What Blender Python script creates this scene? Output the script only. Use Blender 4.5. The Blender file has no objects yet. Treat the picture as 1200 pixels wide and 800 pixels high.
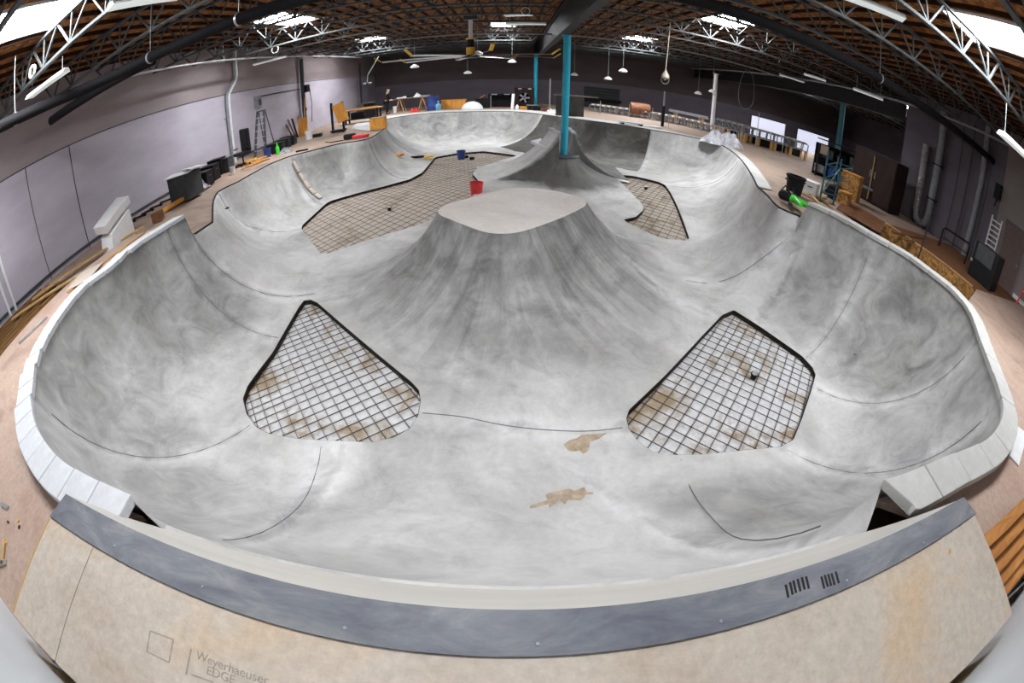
import bpy, math, random
import numpy as np
from mathutils import Vector, Matrix
from mathutils.geometry import delaunay_2d_cdt
random.seed(7)
rnd = random.Random(11)
C = bpy.context.scene.collection
PI = math.pi
CAM = 4.4                      # camera height above the slab
FPX, PITCH, ROLL = 512.0, math.radians(35.0), math.radians(0.5)
DECK, CURB, RAMP, BOWL = 2.3, 2.55, 2.8, 0.15

# ------------------------------------------------------------------ measuring
def ray(px, py):
    x, y = px - 600.0, 400.0 - py
    c, s = math.cos(ROLL), math.sin(ROLL)
    x, y = c * x - s * y, s * x + c * y
    r = math.hypot(x, y) + 1e-9
    th = 2 * math.asin(min(1, r / (2 * FPX)))
    dx, dy, dz = math.sin(th) * x / r, math.sin(th) * y / r, math.cos(th)
    return Vector((dx, dz * math.cos(PITCH) + dy * math.sin(PITCH), -dz * math.sin(PITCH) + dy * math.cos(PITCH)))
def P(px, py, z=DECK):
    d = ray(px, py); t = (z - CAM) / d.z
    return Vector((d.x * t, d.y * t, z))
def PX(px, py, x):
    d = ray(px, py); t = x / d.x
    return Vector((x, d.y * t, CAM + d.z * t))
def PY(px, py, y):
    d = ray(px, py); t = y / d.y
    return Vector((d.x * t, y, CAM + d.z * t))
def ztop(pos, px, py):
    d = ray(px, py)
    return CAM + math.hypot(pos.x, pos.y) * d.z / math.hypot(d.x, d.y)

# ------------------------------------------------------------------ materials
def new_mat(name):
    m = bpy.data.materials.new(name); m.use_nodes = True
    nt = m.node_tree; b = nt.nodes['Principled BSDF']
    return m, nt, b
def ramp(nt, fac, stops):
    n = nt.nodes.new('ShaderNodeValToRGB')
    e = n.color_ramp.elements
    while len(e) < len(stops): e.new(0.5)
    for k, (p, c) in enumerate(stops):
        e[k].position = p; e[k].color = (*c, 1)
    nt.links.new(fac, n.inputs[0]); return n.outputs[0]
def noise(nt, vec, scale, detail=4, rough=0.55, dist=0.0):
    n = nt.nodes.new('ShaderNodeTexNoise')
    n.inputs['Scale'].default_value = scale; n.inputs['Detail'].default_value = detail
    n.inputs['Roughness'].default_value = rough; n.inputs['Distortion'].default_value = dist
    nt.links.new(vec, n.inputs['Vector']); return n.outputs[0]
def coords(nt, scale=(1, 1, 1), kind='Object', rot=(0, 0, 0)):
    t = nt.nodes.new('ShaderNodeTexCoord'); m = nt.nodes.new('ShaderNodeMapping')
    m.inputs['Scale'].default_value = scale; m.inputs['Rotation'].default_value = rot
    nt.links.new(t.outputs[kind], m.inputs[0]); return m.outputs[0]
def attr(nt, name, scale):
    t = nt.nodes.new('ShaderNodeAttribute'); t.attribute_name = name
    m = nt.nodes.new('ShaderNodeMapping'); m.inputs['Scale'].default_value = scale
    nt.links.new(t.outputs['Vector'], m.inputs[0]); return m.outputs[0]
def mix(nt, a, b, fac, mode='MIX'):
    n = nt.nodes.new('ShaderNodeMix'); n.data_type = 'RGBA'; n.blend_type = mode
    for s, v in ((n.inputs[6], a), (n.inputs[7], b), (n.inputs[0], fac)):
        if isinstance(v, (int, float)): s.default_value = v
        elif isinstance(v, tuple): s.default_value = (*v, 1)
        else: nt.links.new(v, s)
    return n.outputs[2]
def bump(nt, b, h, strength=0.2, dist=0.02):
    n = nt.nodes.new('ShaderNodeBump'); n.inputs['Strength'].default_value = strength
    n.inputs['Distance'].default_value = dist
    nt.links.new(h, n.inputs['Height']); nt.links.new(n.outputs[0], b.inputs['Normal'])
def plain(name, col, rough=0.6, metal=0.0, var=0.18, scale=6.0, stretch=(1, 1, 1)):
    m, nt, b = new_mat(name)
    v = coords(nt, stretch)
    lo = tuple(c * (1 - var) for c in col); hi = tuple(min(1, c * (1 + var)) for c in col)
    nt.links.new(ramp(nt, noise(nt, v, scale, 5), [(0.3, lo), (0.7, hi)]), b.inputs['Base Color'])
    b.inputs['Roughness'].default_value = rough; b.inputs['Metallic'].default_value = metal
    if max(col) < 0.1: b.inputs['Specular IOR Level'].default_value = 0.15
    return m
def concrete(name, dark, light, stain=(0.40, 0.36, 0.30), rough=0.55, marked=False, swirl=0.6, scuff=0.0):
    """trowelled concrete; `marked` surfaces also read the pour data stored on the mesh"""
    m, nt, b = new_mat(name)
    v = coords(nt)
    big = noise(nt, v, 0.45, 6, 0.6, 0.6)
    mid = noise(nt, v, 1.5, 9, 0.66, 0.9)
    fine = noise(nt, v, 9.0, 8, 0.72, 0.5)
    col = ramp(nt, big, [(0.34, dark), (0.60, light)])
    col = mix(nt, col, ramp(nt, mid, [(0.28, (0.70, 0.70, 0.71)), (0.50, (0.98, 0.98, 0.98)), (0.72, (1.12, 1.12, 1.12))]), swirl, 'MULTIPLY')
    col = mix(nt, col, ramp(nt, fine, [(0.3, (0.80, 0.80, 0.80)), (0.6, (1.06, 1.06, 1.06))]), 0.55, 'MULTIPLY')
    col = mix(nt, col, stain, ramp(nt, noise(nt, v, 0.8, 4, 0.6), [(0.62, (0, 0, 0)), (0.78, (0.45, 0.45, 0.45))]))
    if marked:
        at = nt.nodes.new('ShaderNodeAttribute'); at.attribute_name = 'pour'
        sep = nt.nodes.new('ShaderNodeSeparateXYZ'); nt.links.new(at.outputs['Vector'], sep.inputs[0])
        tone, joint, streak = sep.outputs
        f1 = noise(nt, attr(nt, 'flow', (1.3, 0.30, 1)), 1.2, 7, 0.66, 0.5)
        # darker pours, blotchy
        tm = nt.nodes.new('ShaderNodeMath'); tm.operation = 'MULTIPLY'
        nt.links.new(tone, tm.inputs[0]); nt.links.new(ramp(nt, mid, [(0.30, (1, 1, 1)), (0.68, (0.55, 0.55, 0.55))]), tm.inputs[1]); tm.use_clamp = True
        col = mix(nt, col, (0.20, 0.197, 0.192), tm.outputs[0], 'MULTIPLY')
        # trowel streaks running down the flanks
        sm = nt.nodes.new('ShaderNodeMath'); sm.operation = 'MULTIPLY'; nt.links.new(streak, sm.inputs[0]); sm.inputs[1].default_value = 0.95; sm.use_clamp = True
        col = mix(nt, col, ramp(nt, f1, [(0.30, (0.52, 0.52, 0.53)), (0.47, (0.92, 0.92, 0.92)), (0.66, (1.24, 1.24, 1.25))]), sm.outputs[0], 'MULTIPLY')
        # smeared band along each pour joint
        wob = nt.nodes.new('ShaderNodeMath'); wob.operation = 'MULTIPLY_ADD'
        nt.links.new(mid, wob.inputs[0]); wob.inputs[1].default_value = 0.35; nt.links.new(joint, wob.inputs[2])
        jn = ramp(nt, wob.outputs[0], [(0.15, (0.78, 0.78, 0.80)), (0.22, (0.98, 0.98, 0.99)), (0.30, (1.22, 1.22, 1.25)), (0.50, (1, 1, 1))])
        col = mix(nt, col, jn, 0.75, 'MULTIPLY')
    if scuff:
        col = mix(nt, col, (0.36, 0.355, 0.34), ramp(nt, noise(nt, coords(nt), 0.30, 9, 0.7, 0.5), [(0.53, (0, 0, 0)), (0.70, (scuff,) * 3)]))
    nt.links.new(col, b.inputs['Base Color'])
    nt.links.new(ramp(nt, fine, [(0.3, (rough - 0.1,) * 3), (0.7, (rough + 0.15,) * 3)]), b.inputs['Roughness'])
    b.inputs['Specular IOR Level'].default_value = 0.3
    bump(nt, b, fine, 0.12, 0.01)
    return m
def wood(name, a, b_, scale=3.0, stretch=(1, 12, 12), rough=0.65, osb=False):
    m, nt, b = new_mat(name)
    if osb:
        v = coords(nt)
        vo = nt.nodes.new('ShaderNodeTexVoronoi'); vo.inputs['Scale'].default_value = scale
        vo.inputs['Randomness'].default_value = 1
        nt.links.new(v, vo.inputs['Vector'])
        col = ramp(nt, vo.outputs['Color'], [(0.1, a), (0.8, b_)])
        col = mix(nt, col, ramp(nt, noise(nt, v, 1.2, 4), [(0.3, (0.6, 0.6, 0.6)), (0.7, (1.1, 1.1, 1.1))]), 0.7, 'MULTIPLY')
    else:
        v = coords(nt, stretch)
        col = ramp(nt, noise(nt, v, scale, 6, 0.6, 1.0), [(0.3, a), (0.7, b_)])
    nt.links.new(col, b.inputs['Base Color']); b.inputs['Roughness'].default_value = rough; b.inputs['Specular IOR Level'].default_value = 0.2
    return m
def ply_mat(name, a, b_, c_):
    m, nt, b = new_mat(name)
    v = coords(nt)
    n1 = noise(nt, v, 0.8, 6, 0.65, 0.6); n2 = noise(nt, coords(nt), 16, 8, 0.75)
    col = ramp(nt, n1, [(0.3, a), (0.5, b_), (0.72, c_)])
    col = mix(nt, col, ramp(nt, n2, [(0.3, (0.72, 0.7, 0.68)), (0.65, (1.1, 1.1, 1.1))]), 0.8, 'MULTIPLY')
    col = mix(nt, col, (0.09, 0.08, 0.075), ramp(nt, noise(nt, v, 2.2, 5, 0.7), [(0.66, (0, 0, 0)), (0.8, (0.6, 0.6, 0.6))]))
    nt.links.new(col, b.inputs['Base Color']); b.inputs['Roughness'].default_value = 0.7
    bump(nt, b, n2, 0.15, 0.01)
    return m
def emit(name, col, strength):
    m, nt, b = new_mat(name)
    v = coords(nt)
    nt.links.new(ramp(nt, noise(nt, v, 0.7, 3), [(0.3, tuple(c * 0.93 for c in col)), (0.7, col)]), b.inputs['Emission Color'])
    b.inputs['Emission Strength'].default_value = strength; b.inputs['Base Color'].default_value = (*col, 1)
    return m

M = {}
M['conc'] = concrete('bowl_concrete', (0.355, 0.35, 0.34), (0.56, 0.555, 0.545), marked=True, swirl=0.85)
M['conc_mid'] = concrete('lip_concrete', (0.30, 0.30, 0.31), (0.42, 0.42, 0.43))
M['conc_damp'] = concrete('damp_concrete', (0.028, 0.026, 0.022), (0.085, 0.08, 0.07), swirl=0.8, scuff=0.55, stain=(0.06, 0.055, 0.045))
M['conc_top'] = concrete('concrete_top', (0.66, 0.615, 0.575), (0.80, 0.755, 0.72), swirl=0.25, stain=(0.60, 0.48, 0.40))
M['coping'] = concrete('coping_concrete', (0.58, 0.60, 0.63), (0.70, 0.72, 0.75), swirl=0.25, stain=(0.5, 0.5, 0.5))
M['coping_warm'] = concrete('coping_concrete_warm', (0.46, 0.455, 0.44), (0.58, 0.58, 0.56), swirl=0.25)
M['ply'] = ply_mat('weathered_plywood', (0.44, 0.36, 0.28), (0.56, 0.50, 0.43), (0.58, 0.43, 0.28))
M['ply_pink'] = ply_mat('dusty_plywood', (0.30, 0.20, 0.155), (0.46, 0.34, 0.275), (0.38, 0.25, 0.19))
M['ply_deck'] = ply_mat('deck_plywood', (0.21, 0.145, 0.11), (0.35, 0.265, 0.21), (0.28, 0.18, 0.135))
M['strip'] = None
M['roof'] = wood('roof_sheathing', (0.10, 0.035, 0.010), (0.38, 0.155, 0.045), 9, osb=True, rough=0.8)
M['purlin'] = plain('dark_purlin', (0.03, 0.012, 0.006), 0.8)
M['steel'] = plain('grey_steel', (0.30, 0.33, 0.33), 0.45, 0.3)
M['joist'] = plain('joist_steel', (0.075, 0.082, 0.085), 0.5, 0.1)
M['dark'] = plain('black_paint', (0.012, 0.012, 0.014), 0.5)
M['girder'] = plain('girder_grey', (0.035, 0.035, 0.038), 0.5, 0.2)
M['duct'] = plain('black_pipe', (0.007, 0.0065, 0.008), 0.8)
M['white'] = plain('white_paint', (0.78, 0.79, 0.80), 0.5, var=0.06)
M['galv'] = plain('galvanised', (0.52, 0.54, 0.56), 0.35, 0.7)
M['blue'] = plain('blue_paint', (0.012, 0.37, 0.52), 0.35, var=0.08)
M['teal'] = plain('teal_paint', (0.02, 0.10, 0.13), 0.4)
M['rebar'] = plain('rusty_rebar', (0.085, 0.065, 0.055), 0.7, 0.3, var=0.4, scale=3)
M['form'] = plain('black_form_edge', (0.02, 0.017, 0.013), 0.8)
M['lumber'] = wood('raw_lumber', (0.36, 0.20, 0.08), (0.62, 0.40, 0.18), 2.0, (8, 1, 8))
M['lumber_x'] = wood('lumber_crosswise', (0.34, 0.19, 0.07), (0.58, 0.36, 0.16), 2.0, (1, 8, 8))
M['lumber_shade'] = wood('shaded_joist_lumber', (0.13, 0.06, 0.02), (0.30, 0.16, 0.06), 2.0, (8, 1, 8))  # raw lumber darkened: shade on the joist sides is put into the colour
M['orange'] = wood('orange_plywood', (0.55, 0.22, 0.035), (0.80, 0.40, 0.09), 2.0, (3, 3, 1))
M['osb'] = wood('osb_board', (0.22, 0.10, 0.03), (0.55, 0.29, 0.09), 14, osb=True)
M['brown'] = wood('brown_cabinet', (0.012, 0.006, 0.005), (0.028, 0.013, 0.010), 2, (2, 2, 1))
M['orange_dark'] = wood('step_timber', (0.34, 0.13, 0.03), (0.55, 0.25, 0.07), 2.0, (1, 6, 6))
M['red'] = plain('red_plastic', (0.62, 0.03, 0.03), 0.4)
M['bluep'] = plain('blue_plastic', (0.02, 0.05, 0.22), 0.4)
M['cyan'] = plain('pale_blue_plastic', (0.15, 0.42, 0.62), 0.4)
M['green'] = plain('bright_green', (0.06, 0.62, 0.04), 0.4)
M['yellow'] = plain('yellow_plastic', (0.78, 0.45, 0.03), 0.4)
M['glassy'] = plain('crumpled_sheeting', (0.55, 0.56, 0.60), 0.2, var=0.3)
M['grey'] = plain('dark_grey_plastic', (0.06, 0.065, 0.07), 0.5)
M['midgrey'] = plain('mid_grey', (0.22, 0.23, 0.25), 0.5)
M['skin'] = plain('skin', (0.5, 0.3, 0.2), 0.6)
M['rust'] = plain('rusty_drum', (0.22, 0.09, 0.04), 0.7, var=0.4)
M['redwood'] = wood('red_brown_timber', (0.11, 0.045, 0.022), (0.23, 0.105, 0.05), 2, (6, 1, 6))
M['sky'] = emit('skylight_diffuser', (0.96, 0.98, 1.0), 77.0)
M['day'] = emit('daylit_door_panel', (0.72, 0.74, 0.90), 1.0)
M['tube'] = emit('lamp_diffuser', (0.92, 1.0, 0.98), 0.35)
M['slab'] = plain('slab', (0.16, 0.13, 0.12), 0.7)
def wall_mat(name, lo, hi, zsplit=None, lo2=None, hi2=None):
    m, nt, b = new_mat(name)
    v = coords(nt, (0.5, 0.5, 1.6)); n = noise(nt, v, 0.7, 5, 0.6)
    col = ramp(nt, n, [(0.3, lo), (0.7, hi)])
    if zsplit is not None:         # a second tone above the split height
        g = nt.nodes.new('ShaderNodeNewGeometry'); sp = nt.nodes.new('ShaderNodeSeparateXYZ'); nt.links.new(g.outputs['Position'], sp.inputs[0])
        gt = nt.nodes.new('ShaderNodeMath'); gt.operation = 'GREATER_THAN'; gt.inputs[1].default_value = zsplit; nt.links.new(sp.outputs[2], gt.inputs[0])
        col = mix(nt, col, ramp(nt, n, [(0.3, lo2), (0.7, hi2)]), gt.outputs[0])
    nt.links.new(col, b.inputs['Base Color']); b.inputs['Roughness'].default_value = 0.7
    return m
M['wall'] = wall_mat('painted_wall_shaded_top', (0.40, 0.365, 0.43), (0.53, 0.49, 0.565), 5.5, (0.26, 0.215, 0.225), (0.34, 0.285, 0.295))  # darker warm upper part is weaker light put into the colour
M['wall_r'] = wall_mat('shaded_wall_paint', (0.075, 0.064, 0.08), (0.12, 0.104, 0.128))  # same wall as the front length; its lower light is in this colour
M['wall_r2'] = wall_mat('tan_wall_paint', (0.17, 0.145, 0.14), (0.23, 0.20, 0.19))
M['wall_dark'] = wall_mat('back_wall_paint', (0.15, 0.125, 0.155), (0.20, 0.17, 0.205), 4.35, (0.085, 0.062, 0.068), (0.125, 0.095, 0.10))
M['wall_white'] = plain('front_wall_paint', (0.66, 0.70, 0.74), 0.6, var=0.06, scale=1)
def strip_mat():
    m, nt, b = new_mat('scuffed_dark_sheet')
    v = coords(nt, (1, 3, 1))
    n = noise(nt, v, 2.0, 8, 0.7, 0.6)
    col = ramp(nt, n, [(0.3, (0.07, 0.075, 0.105)), (0.5, (0.14, 0.15, 0.175)), (0.66, (0.225, 0.23, 0.235))])
    col = mix(nt, col, (0.36, 0.30, 0.23), ramp(nt, noise(nt, coords(nt, (1, 2, 1)), 1.3, 5), [(0.64, (0, 0, 0)), (0.76, (0.7, 0.7, 0.7))]))
    nt.links.new(col, b.inputs['Base Color']); b.inputs['Roughness'].default_value = 0.5
    return m
M['strip'] = strip_mat()
M['cream'] = plain('cream_skim_coat', (0.55, 0.53, 0.49), 0.55, var=0.08, scale=2, stretch=(0.3, 5, 1))
def bed_mat(name, base, dirt):
    m, nt, b = new_mat(name)
    v = coords(nt)
    col = ramp(nt, noise(nt, v, 0.9, 7, 0.65, 0.7), [(0.36, dirt), (0.48, base)])
    col = mix(nt, col, ramp(nt, noise(nt, v, 12, 6, 0.7), [(0.3, (0.65, 0.63, 0.6)), (0.7, (1.1, 1.1, 1.1))]), 0.7, 'MULTIPLY')
    nt.links.new(col, b.inputs['Base Color']); b.inputs['Roughness'].default_value = 0.8
    return m
M['bed_pale'] = bed_mat('pale_blinding', (0.66, 0.67, 0.69), (0.34, 0.26, 0.17))
M['bed_tan'] = bed_mat('sandy_blinding', (0.50, 0.44, 0.38), (0.34, 0.28, 0.22))
M['bed_brown'] = bed_mat('brown_blinding', (0.44, 0.39, 0.33), (0.22, 0.17, 0.12))

# ------------------------------------------------------------------ mesh building
class MB:
    def __init__(s): s.v = []; s.f = []; s.sm = []
    def add(s, vs, fs, smooth=False):
        o = len(s.v); s.v += [tuple(v) for v in vs]
        s.f += [tuple(i + o for i in f) for f in fs]; s.sm += [smooth] * len(fs); return s
    def box(s, c, d, rz=0.0, rot=None, taper=1.0):
        x, y, z = d[0] / 2, d[1] / 2, d[2] / 2
        R = rot if rot is not None else Matrix.Rotation(rz, 3, 'Z')
        vs = []
        for k in (-1, 1):
            t = taper if k > 0 else 1
            for a, b in ((-1, -1), (1, -1), (1, 1), (-1, 1)):
                vs.append(Vector(c) + R @ Vector((a * x * t, b * y * t, k * z)))
        return s.add(vs, [(3, 2, 1, 0), (4, 5, 6, 7), (0, 1, 5, 4), (1, 2, 6, 5), (2, 3, 7, 6), (3, 0, 4, 7)])
    def beam(s, a, b, w, h):
        a, b = Vector(a), Vector(b); d = (b - a)
        L = d.length
        if L < 1e-6: return s
        d.normalize()
        up = Vector((0, 0, 1)) if abs(d.z) < 0.95 else Vector((0, 1, 0))
        x = d.cross(up).normalized(); u = x.cross(d).normalized()
        vs = []
        for p in (a, b):
            for i, j in ((-1, -1), (1, -1), (1, 1), (-1, 1)):
                vs.append(p + x * (i * w / 2) + u * (j * h / 2))
        return s.add(vs, [(0, 1, 2, 3), (7, 6, 5, 4), (4, 5, 1, 0), (5, 6, 2, 1), (6, 7, 3, 2), (7, 4, 0, 3)])
    def tube(s, pts, r, n=8, closed=False):
        pts = [Vector(p) for p in pts]; N = len(pts); rs = r if isinstance(r, (list, tuple)) else [r] * N
        vs = []; fs = []; prev = None
        for i, p in enumerate(pts):
            if closed: d = pts[(i + 1) % N] - pts[i - 1]
            else: d = pts[min(i + 1, N - 1)] - pts[max(i - 1, 0)]
            d.normalize()
            if prev is None:
                up = Vector((0, 0, 1)) if abs(d.z) < 0.9 else Vector((1, 0, 0))
                x = d.cross(up).normalized()
            else:
                x = (prev - d * prev.dot(d)).normalized()
            prev = x; y = d.cross(x)
            for k in range(n):
                a = 2 * PI * k / n
                vs.append(p + (x * math.cos(a) + y * math.sin(a)) * rs[i])
        for i in range(N if closed else N - 1):
            j = (i + 1) % N
            for k in range(n):
                l = (k + 1) % n
                fs.append((i * n + k, i * n + l, j * n + l, j * n + k))
        s.add(vs, fs, True)
        if not closed:
            o = len(s.v) - len(vs)
            s.f += [tuple(o + k for k in reversed(range(n))), tuple(o + (N - 1) * n + k for k in range(n))]; s.sm += [False, False]
        return s
    def lathe(s, c, prof, n=20, axis=None):
        c = Vector(c); R = axis if axis is not None else Matrix.Identity(3)
        vs = []; fs = []
        for r, z in prof:
            for k in range(n):
                a = 2 * PI * k / n
                vs.append(c + R @ Vector((r * math.cos(a), r * math.sin(a), z)))
        for i in range(len(prof) - 1):
            for k in range(n):
                l = (k + 1) % n
                fs.append((i * n + k, i * n + l, (i + 1) * n + l, (i + 1) * n + k))
        o = len(s.v); s.add(vs, fs, True)
        m = len(prof) - 1
        s.f += [tuple(o + k for k in reversed(range(n))), tuple(o + m * n + k for k in range(n))]; s.sm += [False, False]
        return s
    def prism(s, poly, z0, z1):
        n = len(poly)
        ar = sum(poly[i][0] * poly[(i + 1) % n][1] - poly[(i + 1) % n][0] * poly[i][1] for i in range(n))
        if ar < 0: poly = poly[::-1]
        vs = [(p[0], p[1], z0) for p in poly] + [(p[0], p[1], z1) for p in poly]
        fs = [tuple(reversed(range(n))), tuple(range(n, 2 * n))] + [(i, (i + 1) % n, n + (i + 1) % n, n + i) for i in range(n)]
        return s.add(vs, fs)
    def build(s, name, mat, parent=None, origin=None, bevel=0.0, sharp=35):
        me = bpy.data.meshes.new(name)
        off = Vector(origin) if origin is not None else Vector((0, 0, 0))
        if origin is None and parent is None and s.v:
            a = np.array(s.v); off = Vector(((a[:, 0].min() + a[:, 0].max()) / 2, (a[:, 1].min() + a[:, 1].max()) / 2, a[:, 2].min()))
        elif parent is not None:
            off = Vector(parent['_o']) if '_o' in parent else Vector((0, 0, 0))
        me.from_pydata([tuple(Vector(v) - off) for v in s.v], [], s.f)
        me.polygons.foreach_set('use_smooth', s.sm)
        me.materials.append(mat); me.update()
        if any(s.sm): me.set_sharp_from_angle(angle=math.radians(sharp))
        o = bpy.data.objects.new(name, me); C.objects.link(o)
        if parent is not None: o.parent = parent
        else: o.location = off
        if bevel:
            b = o.modifiers.new('edge', 'BEVEL'); b.width = bevel; b.segments = 2; b.limit_method = 'ANGLE'
        o['_o'] = list(off)
        return o
def tag(o, label, cat, group=None, kind=None):
    o['label'] = label; o['category'] = cat
    if group: o['group'] = group
    if kind: o['kind'] = kind
    return o
def thing(name, label, cat, loc, group=None):
    o = bpy.data.objects.new(name, None); C.objects.link(o)
    o.location = loc; o['_o'] = list(loc); o.empty_display_size = 0.2
    return tag(o, label, cat, group)
def structure(o, label=None):
    o['kind'] = 'structure'
    if label: o['label'] = label
    return o
def copy_tree(o, delta, label, parent=None):
    c = o.copy(); C.objects.link(c)
    if parent is not None: c.parent = parent
    else:
        c.location = o.location + Vector(delta); c['label'] = label
    for ch in o.children: copy_tree(ch, delta, label, c)
    return c
ORD = 'first second third fourth fifth sixth seventh eighth ninth tenth eleventh twelfth thirteenth fourteenth fifteenth sixteenth seventeenth eighteenth nineteenth twentieth'.split()
ORD += ['twenty-' + w for w in ORD[:9]] + ['thirtieth'] + ['thirty-' + w for w in ORD[:9]]

# ------------------------------------------------------------------ camera
cam = bpy.data.cameras.new('camera'); co = bpy.data.objects.new('camera', cam); C.objects.link(co)
cam.type = 'PANO'; cam.sensor_fit = 'HORIZONTAL'; cam.sensor_width = 36.0; cam.sensor_height = 24.0
tgt = cam.cycles if hasattr(cam, 'cycles') and hasattr(cam.cycles, 'panorama_type') else cam
tgt.panorama_type = 'FISHEYE_EQUISOLID'
tgt.fisheye_lens = FPX / 1200 * 36; tgt.fisheye_fov = math.radians(220)
cam.clip_start = 0.02; cam.clip_end = 300
co.location = (0, 0, CAM)
co.rotation_euler = (Matrix.Rotation(PI / 2 - PITCH, 3, 'X') @ Matrix.Rotation(ROLL, 3, 'Z')).to_euler()
bpy.context.scene.camera = co

# ------------------------------------------------------------------ skate bowl
def smooth_path(pts, step):
    """Catmull-Rom through the points, resampled to about `step`."""
    p = [np.array(q[:2], float) for q in pts]; out = []
    for i in range(len(p) - 1):
        a, b, c, d = p[max(i - 1, 0)], p[i], p[i + 1], p[min(i + 2, len(p) - 1)]
        n = max(1, int(np.linalg.norm(c - b) / step + 0.5))
        for k in range(n):
            t = k / n
            out.append(0.5 * ((2 * b) + (c - a) * t + (2 * a - 5 * b + 4 * c - d) * t * t + (3 * b - a - 3 * c + d) * t ** 3))
    out.append(p[-1]); return out
LPX = [(157.5, 589), (109, 567), (75, 547), (54.5, 524), (42, 500), (38, 474), (41, 440), (50, 412), (62, 388), (80, 361), (102, 336), (131, 314.5), (163, 287), (195, 267), (216, 254)]
RPX = [(947, 239), (980, 254), (1024, 279), (1060, 299), (1090, 321), (1115, 341), (1135, 366), (1148, 400), (1160, 432), (1170, 460), (1175, 480), (1173, 495), (1166, 509), (1155, 521), (1140, 529), (1110, 541), (1080, 554), (1050, 566), (1033, 570)]
BPX1 = [(226, 276.5), (249, 261)]
BPX2 = [(249, 261), (249.5, 246), (250.5, 235), (255, 225), (265, 218), (280, 209.5), (300, 200), (336, 185), (365, 177), (397, 169), (431, 163), (450.5, 151)]
BPX3 = [(450.5, 151), (449, 142), (460, 138.5), (480, 135.5), (500, 133.5), (520, 132), (560, 131), (600, 131), (620, 132.5), (640, 135), (660, 138), (700, 143), (730, 147), (763, 152.5), (790, 157), (815, 162), (840, 168), (855, 176), (868, 187), (880, 204), (887, 218)]
BPX4 = [(887, 218), (900, 230), (913, 243), (941, 256)]
left = smooth_path([P(x, y, CURB) for x, y in LPX], 0.16)
right = smooth_path([P(x, y, CURB) for x, y in RPX], 0.16)
rear = []
rearz = []
def RZ(x, y):          # the rim dips a little where it meets the two front pockets
    if x < 300 and y > 195: return 2.0 + 0.3 * min(1, max(0, (246 - y) / 36))
    if x > 887: return DECK - 0.18 * min(1, (x - 887) / 54)
    return DECK
for seg in (BPX1, BPX2, BPX3, BPX4):
    q = smooth_path([P(x, y, RZ(x, y)) for x, y in seg], 0.2)
    zq = np.interp(np.linspace(0, len(seg) - 1, len(q)), range(len(seg)), [RZ(x, y) for x, y in seg]).tolist()
    rear += q if not rear else q[1:]; rearz += zq if not rearz else zq[1:]
front = [np.array((x, 0.82)) for x in np.linspace(2.35, -2.25, 24)]
rim = left + rear + right + front            # clockwise seen from above, starting at the roll-in
rz = [CURB] * len(left) + rearz + [CURB] * len(right) + [DECK] * len(front)
rim = np.array(rim); rz = np.array(rz); NR = len(rim)
iL0, iL1 = 0, len(left) - 1
iB0, iB1 = len(left), len(left) + len(rear) - 1
iR0, iR1 = iB1 + 1, iB1 + len(right)
RR, RUN = 2.95, 2.9
WH = RR - math.sqrt(RR * RR - RUN * RUN)
def wallw(run): return (RR - np.sqrt(np.maximum(RR * RR - np.clip(run, 0, RUN) ** 2, 0))) / WH
def floorz(x, y):
    t = np.clip((np.asarray(y, float) - 9.5) / 5.5, 0, 1)
    return BOWL + 0.50 * t * t * (3 - 2 * t)
def PF(px, py):
    z = BOWL
    for _ in range(12):
        q = P(px, py, z); z = float(floorz(q.x, q.y))
    return q
# inward normals
tan = np.roll(rim, -1, 0) - np.roll(rim, 1, 0)
nor = np.stack([tan[:, 1], -tan[:, 0]], 1)
nor /= np.maximum(np.linalg.norm(nor, axis=1)[:, None], 1e-9)
def inpoly(poly, q):
    x, y = q[:, 0], q[:, 1]; r = np.zeros(len(q), bool); n = len(poly); j = n - 1
    for i in range(n):
        xi, yi = poly[i]; xj, yj = poly[j]
        c = ((yi > y) != (yj > y)) & (x < (xj - xi) * (y - yi) / (yj - yi + 1e-15) + xi)
        r ^= c; j = i
    return r
cen = np.array([0.0, 9.0])
def near(poly, q, closed=True):
    """distance to polyline, index parameter"""
    a = np.asarray(poly); b = np.roll(a, -1, 0)
    if not closed: a, b = a[:-1], b[:-1]
    best = np.full(len(q), 1e9); par = np.zeros(len(q))
    ab = b - a; L2 = np.maximum((ab ** 2).sum(1), 1e-12)
    for i in range(len(a)):
        t = np.clip(((q - a[i]) @ ab[i]) / L2[i], 0, 1)
        d = np.hypot(q[:, 0] - a[i, 0] - t * ab[i, 0], q[:, 1] - a[i, 1] - t * ab[i, 1])
        m = d < best; best[m] = d[m]; par[m] = i + t[m]
    return best, par
test = rim + nor * 0.05
if inpoly(rim, test).mean() < 0.5: nor = -nor
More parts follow.
